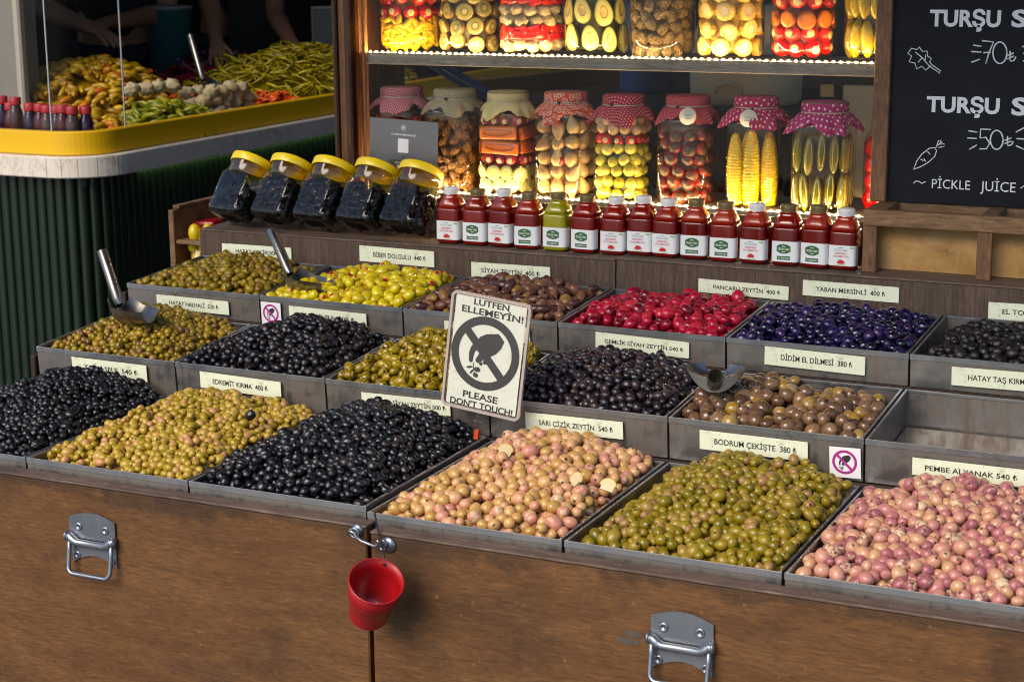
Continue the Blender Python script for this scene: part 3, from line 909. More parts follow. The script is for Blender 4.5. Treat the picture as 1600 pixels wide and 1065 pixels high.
card(.9715, .0935, 1.138, .121, AY, AT, 'GEMLİK SİYAH ZEYTİN 540 ' + LIRA, 'cream card reading GEMLİK SİYAH ZEYTİN 540 under the crimson olives', tw=.84, th=.25, dx=.02)
card(1.267, .093, 1.4315, .1235, AY, AT, 'DİDİM EL DİLMESİ  380 ' + LIRA, 'cream card reading DİDİM EL DİLMESİ 380 under the violet olives', tw=.71, dx=.02)
card(1.567, .091, 1.735, .1206, AY, AT, 'HATAY TAŞ KIRMA  400 ' + LIRA, 'cream card reading HATAY TAŞ KIRM at the right edge, under the dry black olives', tw=.74, dx=.02)
card(.0816, .0245, .243, .0545, BY, BT, 'YAĞLI SELE  540 ' + LIRA, 'cream card reading SELE 540 behind the small wrinkled black olives', tw=.72, dx=.02)
card(.354, .0245, .516, .0535, BY, BT, 'EDREMİT KIRMA  400 ' + LIRA, 'cream card reading EDREMİT KIRMA 400 behind the yellow green olives', tw=.68)
card(.671, .0265, .833, .0515, BY, BT, 'GEMLİK SİYAH ZEYTİN 500 ' + LIRA, 'cream card reading ZEYTİN 500 behind the glossy black olives, left of the sign', tw=.84, dx=.03)
card(.965, .0215, 1.1287, .0495, BY, BT, 'SARI ÇİZİK ZEYTİN  540 ' + LIRA, 'cream card reading SARI ÇİZİK ZEYTİN behind the beige olives', tw=.76, dx=.02)
card(1.252, .022, 1.418, .052, BY, BT, 'BODRUM ÇEKİŞTE  380 ' + LIRA, 'cream card reading BODRUM ÇEKİŞTE 380 behind the olive green olives', tw=.76, dx=.02)
card(1.5705, .0215, 1.735, .0475, BY, BT, 'PEMBE ALYANAK 540 ' + LIRA, 'cream card reading PEMBE ALYANAK 540 behind the pink olives', tw=.78, dx=.0)

# ------------------------------------------------------------------ no touching signs
SGN = Matrix(((560., -85.), (90., 820.))).inverted()
def sg(px, py, w, h):
    """The sign's own millimetres from a rubbing of its face."""
    q = SGN @ Vector((px - 130, py - 60))
    return ((q.x - .5) * w, (.5 - q.y) * h)
HAND = [[(300, 428), (325, 386), (372, 364), (460, 358), (499, 412), (478, 462), (440, 502), (398, 524), (360, 512), (325, 490)],
        [(262, 455), (285, 430), (312, 424), (312, 470), (292, 488), (282, 512), (272, 562), (258, 570), (245, 558), (247, 500)],
        [(318, 505), (366, 518), (352, 545), (318, 572), (298, 566), (292, 548)],
        [(366, 540), (376, 560), (368, 578), (352, 580), (346, 562)],
        [(334, 562), (346, 574), (338, 588), (324, 586), (318, 574)]]
SPRIG = [ellipse(250, 602, 24, 8, -.15, 12), ellipse(265, 634, 20, 7, -.9, 12), ellipse(305, 618, 24, 18, .3, 16), ellipse(293, 658, 20, 16, .6, 16),
         [(277, 570), (282, 570), (280, 610), (288, 645), (284, 646), (275, 610)]]
def ring_flat(m, c, r1, r2, y, n=56):
    vs = []
    for i in range(n):
        t = 2 * math.pi * i / n
        for r in (r1, r2):
            vs.append((c[0] + r * math.cos(t), y, c[1] + r * math.sin(t)))
    m.add(vs, [(2 * i, 2 * i + 1, (2 * i + 3) % (2 * n), (2 * i + 2) % (2 * n)) for i in range(n)], False)
def pictogram(t, w, h, y, mring, sc=1.0, cz=0.0):
    f = lambda p: tuple(v * sc for v in sg(*p, w, h))
    m = MB()
    for k, poly in enumerate(HAND):
        m.flat([f(p) for p in poly], y + .00002 * k)
    m.build('hand_picture', M['ink' if mring is M['magenta'] else 'signink'], t)
    m = MB()
    for k, poly in enumerate(SPRIG):
        m.flat([f(p) for p in poly], y - .00006 + .00001 * k)
    m.build('olive_sprig_picture', M['ink' if mring is M['magenta'] else 'signink'], t)
    c = f((362, 503))
    R1, R2 = w * .434 * sc, w * .338 * sc
    m = MB(); ring_flat(m, c, R2, R1, y - .00012); m.build('prohibition_ring', mring, t)
    a, b = Vector(f((238, 340))), Vector(f((476, 676)))
    n = (b - a).normalized()
    n = Vector((-n.y, n.x)) * w * .048 * sc
    m = MB(); m.flat([tuple(a + n), tuple(a - n), tuple(b - n), tuple(b + n)], y - .00018); m.build('prohibition_bar', mring, t)

SW, SH = .1346, .184
t = thing('no_touch_sign', 'large LÜTFEN ELLEMEYİN no touching sign in a clear stand between the trays', 'sign', (.913, .352, .1412), (R_(-2), R_(6.3), 0))
m = MB(); m.prism(rrect(-SW / 2, -SH / 2, SW / 2, SH / 2, .009), .0045); m.build('clear_holder', M['acrylic'], t)
m = MB(); m.prism(rrect(-SW / 2 + .007, -SH / 2 + .006, SW / 2 - .007, SH / 2 - .005, .002), .0008); m.build('card_sheet', M['signcard'], t, (0, .0016, 0))
pictogram(t, SW, SH, -.0006 + .0016, M['signink'])
m = MB()
m.text('LÜTFEN'.replace('Ü', 'U'), .001, .0812, .060, .0100, .0009, .017)
m.text('ELLEMEYİN!', .004, .0672, .105, .0105, .0009, .017)
m.text('PLEASE', -.002, -.0668, .060, .0108, .0009, .017)
m.text("DON'T TOUCH!", .001, -.0812, .108, .0105, .0009, .017)
m.build('lettering', M['ink'], t)
m = MB()
out, inn = rrect(-SW / 2 - .0008, -SH / 2 - .0008, SW / 2 + .0008, SH / 2 + .0008, .0098), rrect(-SW / 2 + .0035, -SH / 2 + .0035, SW / 2 - .0035, SH / 2 - .0035, .006)
n = len(out)
vs = [(x, -.0006, z) for x, z in out] + [(x, -.0006, z) for x, z in inn] + [(x, .0050, z) for x, z in out] + [(x, .0050, z) for x, z in inn]
m.add(vs, [q for i in range(n) for q in ((i, (i + 1) % n, n + (i + 1) % n, n + i), (i, 2 * n + i, 2 * n + (i + 1) % n, (i + 1) % n), (n + i, n + (i + 1) % n, 3 * n + (i + 1) % n, 3 * n + i), (2 * n + i, 3 * n + i, 3 * n + (i + 1) % n, 2 * n + (i + 1) % n))], False)
m.build('holder_rim', plain('yellowed_acrylic_edge', (.42, .36, .33), .3, 0, .3, 60, coat=.4), t)
m = MB(); m.prism([(-.028, -SH / 2), (.022, -SH / 2), (.006, -SH / 2 - .016), (-.010, -SH / 2 - .016)], .0035); m.build('holder_neck', M['acrylic'], t)
m = MB(); m.box((-.0085, 0, -SH / 2 - .075), (.0045, .0035, -SH / 2 - .0165), .0006); m.build('stem', M['acrylic'], t)
m = MB(); m.box((-.0055, -.0012, -SH / 2 - .044), (.0025, .0048, -SH / 2 - .0285), .0006); m.build('stem_clip', M['orange_tab'], t)

def sticker(c, s, Y, tilt, roll, label):
    t = thing('no_touch_sticker', label, 'sticker', (c[0], Y - .0014, c[1]), (tilt, roll, 0), 'square no touching stickers')
    m = MB(); m.box((-s / 2, -.0004, -s / 2), (s / 2, .0004, s / 2), .0001); m.build('sticker_sheet', M['white'], t)
    pictogram(t, s * .92, s * 1.26, -.0005, M['magenta'])
sticker((.3265, .1005), .0425, AY, AT, 0, 'white square no touching sticker under the yellow stuffed olives, partly covered by black olives')
sticker((1.4735, .0275), .046, BY, BT, R_(-2), 'white square no touching sticker right of the BODRUM ÇEKİŞTE card')

# ------------------------------------------------------------------ counter handles, latch, bucket
def chest_handle(loc, label):
    t = thing('chest_handle', label, 'handle', loc, (0, 0, 0), 'steel lift handles on the counter fronts')
    w = .044
    top = [(-w + .002, -.030), (-w + .002, .026)] + [(-w + .002 + (2 * w - .004) * i / 10, .026 + .010 * math.sin(math.pi * i / 10)) for i in range(1, 10)] + [(w - .002, .026), (w - .002, -.030)]
    low = [(w - .003, -.012), (-w + .003, -.012), (-w + .003, -.046)] + [(-w + .003 + (2 * w - .006) * i / 8, -.046 + .014 * math.sin(math.pi * i / 8)) for i in range(1, 8)] + [(w - .003, -.046)]
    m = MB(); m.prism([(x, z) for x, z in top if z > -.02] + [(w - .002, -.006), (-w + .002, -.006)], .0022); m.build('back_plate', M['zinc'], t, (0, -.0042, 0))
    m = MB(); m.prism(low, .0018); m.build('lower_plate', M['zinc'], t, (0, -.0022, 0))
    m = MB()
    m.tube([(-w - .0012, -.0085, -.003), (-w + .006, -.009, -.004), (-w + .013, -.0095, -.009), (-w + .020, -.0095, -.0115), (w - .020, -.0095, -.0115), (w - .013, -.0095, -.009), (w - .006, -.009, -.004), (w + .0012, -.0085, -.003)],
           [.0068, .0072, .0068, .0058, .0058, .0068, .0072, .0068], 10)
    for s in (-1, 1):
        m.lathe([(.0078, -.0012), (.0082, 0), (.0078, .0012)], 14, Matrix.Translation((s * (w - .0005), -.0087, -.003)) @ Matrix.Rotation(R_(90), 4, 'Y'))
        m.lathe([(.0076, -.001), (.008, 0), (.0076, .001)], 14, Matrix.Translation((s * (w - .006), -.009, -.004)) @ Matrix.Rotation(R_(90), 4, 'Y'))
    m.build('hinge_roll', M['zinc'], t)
    b = .0385
    pts = [(-b, -.009, -.004), (-b, -.012, -.024), (-b, -.0165, -.048)]
    for i in range(1, 6):
        a = R_(90 * i / 5)
        pts.append((-b + .010 * (1 - math.cos(a)), -.0165 - .0025 * math.sin(a), -.048 - .010 * math.sin(a)))
    pts += [(-p[0], p[1], p[2]) for p in pts[::-1]]
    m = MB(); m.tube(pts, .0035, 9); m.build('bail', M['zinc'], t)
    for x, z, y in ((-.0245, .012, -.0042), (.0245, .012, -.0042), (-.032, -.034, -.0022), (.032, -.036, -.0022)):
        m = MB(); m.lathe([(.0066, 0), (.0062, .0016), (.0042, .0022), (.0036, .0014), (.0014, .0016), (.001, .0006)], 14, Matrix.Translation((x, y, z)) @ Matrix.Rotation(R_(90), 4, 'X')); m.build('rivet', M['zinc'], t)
chest_handle((.4475, -.0325, -.0945), 'zinc lift handle on the counter under the yellow green olives, left of the bucket')
chest_handle((1.3815, -.0405, -.0985), 'zinc lift handle on the counter under the olive green olives, right of the bucket')

t = thing('hook_latch', 'steel hook and eye latch joining the two counters above the red bucket', 'latch', (.915, -.045, -.025))
def circ(c, r, n=14, a0=0, a1=360, ax='xz', y=0):
    return [(c[0] + r * math.cos(R_(a0 + (a1 - a0) * i / n)), y, c[1] + r * math.sin(R_(a0 + (a1 - a0) * i / n))) for i in range(n + 1)]
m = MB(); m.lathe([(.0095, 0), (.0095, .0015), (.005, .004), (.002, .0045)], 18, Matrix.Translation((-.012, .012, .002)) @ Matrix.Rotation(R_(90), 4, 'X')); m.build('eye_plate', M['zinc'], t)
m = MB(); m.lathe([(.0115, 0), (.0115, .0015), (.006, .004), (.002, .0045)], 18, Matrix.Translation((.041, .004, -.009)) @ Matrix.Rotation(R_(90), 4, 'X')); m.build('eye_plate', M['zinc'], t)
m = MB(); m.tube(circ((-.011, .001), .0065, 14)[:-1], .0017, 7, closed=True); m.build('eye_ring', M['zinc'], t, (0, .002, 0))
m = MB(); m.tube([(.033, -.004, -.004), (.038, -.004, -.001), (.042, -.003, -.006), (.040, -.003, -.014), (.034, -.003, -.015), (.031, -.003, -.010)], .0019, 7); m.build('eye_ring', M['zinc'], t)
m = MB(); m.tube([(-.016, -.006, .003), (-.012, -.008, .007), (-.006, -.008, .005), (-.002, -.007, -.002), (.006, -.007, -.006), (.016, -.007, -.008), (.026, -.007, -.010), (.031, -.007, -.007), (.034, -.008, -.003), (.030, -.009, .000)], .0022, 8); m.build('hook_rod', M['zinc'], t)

B0 = at(588, 908, Y=-.115)
bt = thing('bucket', 'small red metal bucket hanging on a wire at the counter seam', 'bucket', B0, (R_(24), R_(27), 0))
bt.scale = (.88, .88, .88)
prof = [(.0290, -.086), (.0306, -.0855), (.0312, -.084), (.0308, -.082), (.0370, -.036), (.0384, -.0335), (.0376, -.031), (.0384, -.026), (.0398, -.0235), (.0390, -.021), (.0416, 0)]
m = MB(); m.lathe(prof + [(.0406, 0), (.0380, -.022), (.0370, -.033), (.0298, -.083), (.001, -.083)], 36, cap=False)
m.lathe([(.0290, -.086), (.001, -.086)], 36, cap=False)
m.build('bucket_body', M['red_paint'], bt)
m = MB(); m.tube([(.0415 * math.cos(t_), .0415 * math.sin(t_), .0004) for t_ in (2 * math.pi * i / 40 for i in range(40))], .0015, 8, closed=True); m.build('rim', M['red_paint'], bt)
hk = Matrix.LocRotScale(bt.location, bt.rotation_euler, bt.scale).inverted() @ Vector((.9245, -.022, .002))
lug = Vector((-.012, .0385, -.006))
m = MB(); m.tube([lug, lug.lerp(hk, .2) + Vector((.0, .002, 0)), lug.lerp(hk, .6), hk], .0014, 6); m.build('wire_handle', M['wire'], bt)
m = MB(); m.tube([(.0402, -.006, -.004), (.039, .004, -.014), (.033, .016, -.028), (.028, .022, -.036)], .0009, 5); m.build('wire_handle', M['wire'], bt)
m = MB(); m.lathe([(.0034, -.001), (.0034, .0012), (.002, .002)], 10, Matrix.Translation(lug) @ Matrix.Rotation(R_(90), 4, 'X')); m.build('lug', M['wire'], bt)

# ------------------------------------------------------------------ scoops
def scoop(o, fwd, up, hdir, label, ln=.085, w=.036, hl=.085, hr=.0098, cat='scoop', heel=False):
    """Bowl open upwards from its heel at o towards fwd; a hollow tube handle leaves the heel along hdir."""
    f, u = Vector(fwd).normalized(), Vector(up)
    u = (u - f * u.dot(f)).normalized()
    s = f.cross(u)
    o = Vector(o)
    t = thing('scoop', label, cat, o, (0, 0, 0), 'steel serving scoops')
    nu, nv = 12, 14
    vs, fs = [], []
    for shell in (0, 1):
        for j in range(nu + 1):
            a = j / nu
            ww = w * ((1 if heel else .62) + (0 if heel else .38) * min(1, a * 3.0) ** .7) * (1 - .55 * max(0, (a - .55) / .45) ** 2.2)
            dp = .036 * (1 - .45 * a) * (1 if heel else (.55 + .45 * min(1, a * 4)))
            for i in range(nv + 1):
                b = -1 + 2 * i / nv
                x = ww * b
                z = -dp * (1 - abs(b) ** 2.2) + (.012 * (1 - a * 4) if a < .25 and not heel else 0)
                n = .0011 * shell
                vs.append(f * (ln * a) + s * x + u * (z - n) + u * .012)
    st = (nu + 1) * (nv + 1)
    for sh in (0, 1):
        for j in range(nu):
            for i in range(nv):
                a = sh * st + j * (nv + 1) + i
                q = (a, a + 1, a + nv + 2, a + nv + 1)
                fs.append(q if sh else q[::-1])
    m = MB(); m.add(vs, fs, True)
    if heel:
        hv = [s * (w * (-1 + 2 * i / nv)) + u * (-.036 * (1 - abs(-1 + 2 * i / nv) ** 2.2) + .012) for i in range(nv + 1)]
        hv += [s * (w * (-1 + 2 * i / nv)) - f * .0006 + u * (-.014 * (1 - abs(-1 + 2 * i / nv) ** 2.0) + .0122) for i in range(nv + 1)]
        m.add(hv, [(i, i + 1, nv + 2 + i, nv + 1 + i) for i in range(nv)], True)
    bs = [f * (ln * .01) + s * (w * .62 * b) + u * (-.0165 * (1 - abs(b) ** 2.2) + .024) for b in (-1, -.7, -.4, -.15, .15, .4, .7, 1)]
    m.build('bowl', M['scoop'], t)
    h = Vector(hdir).normalized()
    p0 = f * .004 + u * .010 if not heel else f * -.008 + u * -.012
    pts, rr = [], []
    for d, r in ((0, hr * .75), (.006, hr * .92), (.014, hr), (hl, hr), (hl + .0008, hr * .96)):
        pts.append(p0 + h * d); rr.append(r)
    m = MB(); m.tube(pts, rr, 16, cap=False)
    m.tube([p0 + h * .004, p0 + h * (.30 * hl), p0 + h * (hl - .004), p0 + h * (hl + .0008)], [hr * .3, hr * .82, hr * .86, hr * .96], 16, cap=False)
    m.build('handle', M['scoop'], t)
    return t
j1, h1 = at(184, 484, Y=.480), at(157, 400, Y=.50)
scoop(j1, at(240, 500, Y=.455) - j1, (0.05, .12, 1), h1 - j1, 'steel scoop standing in the tiny brown green olives', ln=.088, w=.041, hl=(h1 - j1).length)
j2, h2 = at(450, 436, Y=.715), at(421, 368, Y=.75)
scoop(j2, at(524, 455, Y=.69) - j2, (0.05, .12, 1), h2 - j2, 'steel scoop lying in the yellow stuffed olives', ln=.10, w=.044, hl=(h2 - j2).length)
j3 = at(1117, 592, Y=.475)
t3 = scoop(j3 + Vector((0, 0, .003)), (-.30, 1, -.10), (0, .1, 1), (.36, -.95, .66), 'steel scoop seen end on between the purple black and the large brown olives', ln=.07, w=.045, hl=.046, hr=.0118, heel=True)

# ------------------------------------------------------------------ strays on the heaps
q = at(397, 648, Y=.235)
v, f, oc = olive_mesh('x', (.0105, .010, .012), 14, 9, .16, 2.0, 77)
me = mesh_from('black_olive', v, f, True, oc); me.materials.append(OM['glossy'])
o = put('black_olive', me, (q.x, q.y - .01, q.z + .002), (.6, .2, 1), (.82, .82, .82))
tag(o, 'lone black olive stranded on the yellow green olive heap', 'olive')
lem = plain('pale_lemon_flesh', (.58, .48, .27), .3, 0, .2, 60, coat=.3)
for px, py, Y, rz, lb in ((795, 703, .235, .3, 'pale lemon slice lying near the top of the beige olive heap'),
                          (905, 747, .175, -.6, 'pale lemon piece standing among the beige olives'),
                          (955, 757, .165, .2, 'flat pale lemon piece beside the divider of the beige olives')):
    q = at(px, py, Y=Y)
    t = thing('lemon_piece', lb, 'lemon', (q.x, q.y - .012, q.z + .001), (R_(-38), R_(8), rz), 'lemon pieces on the beige olives')
    w_ = .0098
    m = MB(); m.prism([(w_ * math.cos(a), .009 * math.sin(a) + .001) for a in (math.pi * i / 12 for i in range(13))] + [(-w_, -.006), (w_ * .8, -.008)], .004); m.build('flesh', lem, t, (0, -.002, 0))
    m = MB(); m.tube([((w_ + .001) * math.cos(a), 0, .010 * math.sin(a) + .001) for a in (math.pi * i / 12 for i in range(13))], .0018, 6); m.build('peel', M['yellow_lid'] if 0 else plain('lemon_peel', (.60, .47, .12), .4), t)
# ------------------------------------------------------------------ sauce bottles on the step
M['sauce'] = fruit('red_pepper_sauce', [(.0, (.12, .003, .004)), (.6, (.16, .005, .005)), (1, (.20, .008, .006))], None, rough=.12, coat=.25, bump=.0, mott=.2, freckle=(.30, .020, .008))
M['sauce_top'] = fruit('thin_sauce_on_glass', [(.0, (.22, .014, .005)), (1, (.32, .035, .008))], None, rough=.12, coat=.6, bump=0, mott=.3, freckle=(.16, .006, .004))
M['green_sauce'] = fruit('green_pepper_sauce', [(.0, (.26, .25, .03)), (1, (.36, .33, .05))], None, rough=.15, coat=.6, bump=0, mott=.4)
HEX = [(-1, .5), (-.55, .86), (0, 1), (.55, .86), (1, .5), (1, -.5), (.55, -.86), (0, -1), (-.55, -.86), (-1, -.5)]
def sauce_bottle(x, y, zb, cap, sauce, label, rz):
    t = thing('sauce_bottle', label, 'bottle', (x, y, zb), (0, 0, rz), 'sauce bottles on the step')
    t.scale = (1, 1, random.uniform(.985, 1.03))
    w = .0240
    m = MB(); m.lathe([(w * .80, .0005), (w * .97, .003), (w, .006), (w, .064), (w * .985, .069)], 32, sq=5, smooth=True); m.build('body', sauce, t)
    m = MB(); m.lathe([(w * .985, .0691), (w * .90, .077), (w * .70, .086), (w * .60, .0895), (w * .585, .094)], 32, sq=2.2); m.build('shoulder', M['sauce_top'] if sauce is M['sauce'] else sauce, t)
    m = MB()
    rr = .0146
    m.lathe([(rr, .0925), (rr, .0945), (rr * .98, .0950), (rr, .0956), (rr, .1045), (rr * .95, .1065), (rr * .5, .107)], 28)
    for k in range(28):
        a = 2 * math.pi * k / 28
        m.box((-.0007, rr - .0006, .0962), (.0007, rr + .0006, .1045), 0, 1, Matrix.Rotation(a, 4, 'Z'))
    m.build('cap', M['cap_white'] if cap == 'W' else M['cap_gold'], t)
    wl = w + .0005
    n = 48
    vs, fs = [], []
    for z in (.0085, .0445):
        for i in range(n + 1):
            a = R_(-168 + 156 * i / n + (0))
            c, q = math.cos(a), math.sin(a)
            k = wl / (abs(c) ** 7 + abs(q) ** 7) ** (1 / 7)
            vs.append((k * c, k * q, z))
    fs = [(i, i + 1, n + 2 + i, n + 1 + i) for i in range(n)]
    m = MB(); m.add(vs, fs, True); lab = m.build('label', M['blabel'], t)
    y0 = -wl - .0004
    if cap == 'G':
        m = MB(); m.flat([(a * .0125 - .001, b * .0088 + .0315) for a, b in HEX], y0); m.build('logo_badge', M['lgreen'], lab)
        m = MB(); m.text('ÖZCAN TURŞU', -.001, .0312, .0205, .0034, y0 - .0002, .03); m.flat([(-.006, .0355), (.004, .0355), (-.001, .0372)], y0 - .0002); m.flat(ellipse(-.001, .0265, .0035, .0007, 0, 10), y0 - .0002); m.build('lettering', M['card'], lab)
        m = MB(); m.flat([(-.0135, .0120), (.0115, .0120), (.0100, .0150), (.0115, .0185), (-.0135, .0185), (-.0120, .0150)], y0); m.build('banner', M['lgreen'], lab)
        m = MB(); m.text('ACI BİBER SOSU', -.001, .0152, .019, .0024, y0 - .0002, .02); m.build('lettering', M['card'], lab)
    else:
        m = MB(); m.text('ÖZCAN TURŞU', -.001, .0365, .024, .0036, y0, .0); m.flat(ellipse(-.001, .0405, .006, .0006, 0, 10), y0); m.build('lettering', M['lblue'], lab)
        m = MB(); m.text('ÇEKİRDEKLİ', -.001, .0305, .021, .0032, y0, .01); m.text('TATLI BİBER SOSU', -.001, .0253, .029, .0030, y0, .01); m.build('lettering', M['lred'], lab)
        m = MB()
        for ex, ez, ea, eb, er in ((-.003, .0155, .0045, .0026, .5), (.002, .0165, .0048, .0024, -.5), (-.0005, .0140, .0050, .0022, .1), (.004, .0142, .003, .0018, .3)):
            m.flat(ellipse(ex, ez, ea, eb, er, 14), y0 - .00005 * (ex * 1000 + 5))
        m.build('pepper_picture', M['lred'], lab)
        m = MB(); m.flat([(-.0055, .0190), (-.004, .0215), (-.0025, .0188)], y0 - .0003); m.flat([(.015, .0395), (.021, .0395), (.021, .0435), (.018, .0415), (.015, .0435)], y0); m.flat([(-.010, .0098), (.009, .0098), (.009, .0106), (-.010, .0106)], y0); m.build('leaf_picture', M['llime'], lab)
XS = [.5442, .5993, .6536, .7085, .7667, .8253, .8817, .9349, .9848, 1.0378, 1.0937, 1.1513, 1.2090, 1.2636, 1.3115]
CP = 'WGWGgGWWWGGWGGW'
ORD = ['first', 'second', 'third', 'fourth', 'fifth', 'sixth', 'seventh', 'eighth', 'ninth', 'tenth', 'eleventh', 'twelfth', 'thirteenth', 'fourteenth', 'fifteenth']
rs = random.Random(3)
for i, (x, c) in enumerate(zip(XS, CP)):
    zb = .1995 if x < .903 else .202
    if c == 'g':
        sauce_bottle(x, .9645, zb, 'G', M['green_sauce'], 'only bottle of green sauce, with a gold cap, among the red ones', 0)
    else:
        nm = 'white' if c == 'W' else 'gold brown'
        sauce_bottle(x, .9645 + rs.uniform(-.003, .003), zb, c, M['sauce'], f'red sauce bottle with a {nm} cap, {ORD[i]} bottle counted from the yellow lidded jars', rs.uniform(-.10, .10))

# ------------------------------------------------------------------ yellow lidded plastic jars of olives
def soft(rows, x, y, z):
    return x, y, z
OM['jarred'] = fruit('jarred_black_olive', [(.0, (.002, .002, .0025)), (1, (.007, .006, .006))], None, rough=.5, coat=0.0, bump=.3, bscale=3, spec=.15)
pj0 = []
for k in range(5):
    X = (at(404, 300, Y=1.02).x + (at(668, 300, Y=1.02).x - at(404, 300, Y=1.02).x) * k / 4) - .010
    lb = ['leftmost yellow lidded plastic jar of black olives, turned sideways', 'second yellow lidded plastic jar of black olives from the left', 'middle one of the five yellow lidded plastic jars of black olives',
          'fourth yellow lidded plastic jar of black olives from the left', 'rightmost yellow lidded plastic jar of black olives, next to the sauce bottles'][k]
    t = thing('plastic_jar', lb, 'plastic jar', (X, .965, .2015), (R_(-34), 0, R_(-6 - (6 if k == 0 else 0))), 'yellow lidded plastic jars leaning on the cabinet')
    T = Matrix.Translation((0, -.031, 0))
    m = MB()
    wx = .0425
    t.scale = (1.10, 1.10, 1.10)
    prof = [(.020, .0005), (.036, .0008), (.0405, .005), (wx, .012), (wx * .985, .034), (wx * .97, .036), (wx * .985, .038), (wx, .062), (wx * .99, .078), (.038, .088), (.034, .094), (.0335, .1000), (.0335, .112)]
    m.lathe(prof, 48, T @ Matrix.Diagonal((1, .74, 1, 1)), sq=4.0, cap=False)
    m.build('clear_body', M['pet'], t)
    if k in (1, 2, 3, 4):
        m = MB()
        for yy in (.0322,):
            m.tube([Vector((x, -yy - .031 + .0008, z)) for x, z in rrect(-.024, .022, .024, .080, .008)], .0016, 6, closed=True)
            m.tube([Vector((x, -yy - .031 + .0008, z)) for x, z in rrect(-.014, .034, .014, .066, .006)], .0012, 6, closed=True)
            m.lathe([(.0075, 0), (.006, .0022), (.003, .0028)], 16, Matrix.Translation((0, -yy - .031 + .001, .050)) @ Matrix.Rotation(R_(90), 4, 'X'))
        if k < 4:
            m.build('embossed_panel', M['pet'], t)
    m = MB()
    rl = .0410
    m.lathe([(rl * .99, .104), (rl, .1045), (rl, .1175), (rl * .985, .1195), (rl * .93, .1205), (.001, .1205)], 40, T, cap=False)
    m.lathe([(rl * .99, .104), (rl * .93, .104), (rl * .92, .119)], 40, T, cap=False)
    m.build('lid', M['yellow_lid'], t)
    m = MB(); m.lathe([(.0350, .082), (.0372, .088), (.0385, .1035)], 36, T, cap=False); m.build('neck_band', glass('yellow_tinted_neck' if k == 0 else 'yellow_tinted_neck', (.97, .78, .06), .10, .5, .05, 2), t)
    m = MB()
    for i in range(210):
        z = r_ = 0
        zz = random.uniform(.007, .071 if k else .056)
        e = 3.6
        a = random.uniform(0, 6.283)
        kk = (wx - .0095) / (abs(math.cos(a)) ** 5 + abs(math.sin(a)) ** 5) ** .2
        q = random.uniform(.80, 1.0)
        m.cur_rnd = random.random()
        m.ball((kk * math.cos(a) * q, (kk * math.sin(a) * q) * .72 - .031, zz), (.0085, .0080, .0095), 9, 6, Euler((random.random() * 6, random.random() * 6, 0)).to_matrix().to_4x4())
    m.lathe([(.028, .004), (.030, .006), (.030, .060 if k else .046), (.02, .064 if k else .05)], 20, T @ Matrix.Diagonal((1, .7, 1, 1)), sq=3)
    kind(m.build('black_olives', OM['jarred'], t), 'stuff')

# ------------------------------------------------------------------ the lit pickle cabinet
CY = 1.10
def cx(px, py=150): return at(px, py, Y=CY).x
xp0, xp1 = cx(525.5), cx(571)
cab = thing('display_cabinet', 'lit wooden cabinet with two levels of pickle jars behind glass', 'cabinet', (.8, 1.2, .199))
OFF = (-.8, -1.2, -.199)
def cpart(name, a, b, mat, bev=.0015, parent=None):
    m = MB(); m.box(a, b, bev)
    return m.build(name, mat, parent or cab, OFF)
zt = .95
XR = 1.352
cpart('corner_post', (xp0 + .010, CY - .004, .2022), (xp0 + .0265, CY + .03, zt), M['cab'])
cpart('post_trim', (xp0, CY - .012, .2022), (xp0 + .0098, CY + .03, zt), M['cab_dark'], .003)
cpart('post_trim', (xp0 + .0267, CY - .010, .2022), (xp0 + .041, CY + .03, zt), M['cab_dark'], .003)
cpart('side_wall', (xp0 + .012, CY + .031, .2022), (xp0 + .040, 1.32, zt), M['cab'])
cpart('glazing_bead', (xp1 - .005, CY - .002, .2022), (xp1 + .002, CY + .012, zt), M['cab'], .001)
cpart('right_post', (XR, CY - .004, .2022), (XR + .03, CY + .03, zt), M['cab'])
cpart('bottom_rail', (xp1 + .0025, CY - .016, .2022), (XR - .001, CY + .004, .238), M['cab_dark'])
cpart('bottom_rail', (xp1 + .0025, CY - .020, .2385), (XR - .001, CY + .004, .251), M['cab_rail'])
cpart('bottom_rail', (xp1 + .0025, CY - .008, .2515), (XR - .001, CY + .004, .264), M['cab_rail'])
cpart('floor_board', (xp1 - .004, CY + .0045, .250), (XR - .001, 1.32, .2705), M['shelf'])
SZ0, SZ1 = .5235, .5465
cpart('shelf_board', (xp1 - .003, CY + .006, SZ0), (XR - .001, 1.30, SZ1 - .001), M['shelf'])
cpart('top_board', (xp0, CY - .012, zt + .001), (XR + .03, 1.32, zt + .03), M['cab'])
m = MB(); m.box((xp1 + .003, CY - .0015, .2645), (XR - .002, CY + .0015, zt - .002)); m.build('glass_pane', M['pane'], cab, OFF)
def led(label, x0, x1, y, z, face):
    t = thing('led_strip', label, 'led strip', (x0, y, z), (0, 0, 0), 'warm led strips in the cabinet')
    m = MB(); m.box((0, -.001, -.0008), (x1 - x0, .005, .0004)); m.build('tape', M['led_tape'], t)
    m = MB()
    n = int((x1 - x0) / .0137)
    for i in range(n):
        x = (i + .5) * (x1 - x0) / n
        m.ball((x, .0015, .0012), (.0024, .0021, .0019), 8, 5)
    kind(m.build('led_bulbs', M['led'], t), 'stuff')
led('string of warm light points along the upper cabinet shelf edge', xp1 + .004, XR - .006, CY + .0040, SZ1 + .0004, 1)
led('string of warm light points along the cabinet floor below the cloth covered jars', xp1 + .004, XR - .006, CY + .0075, .2715, 1)

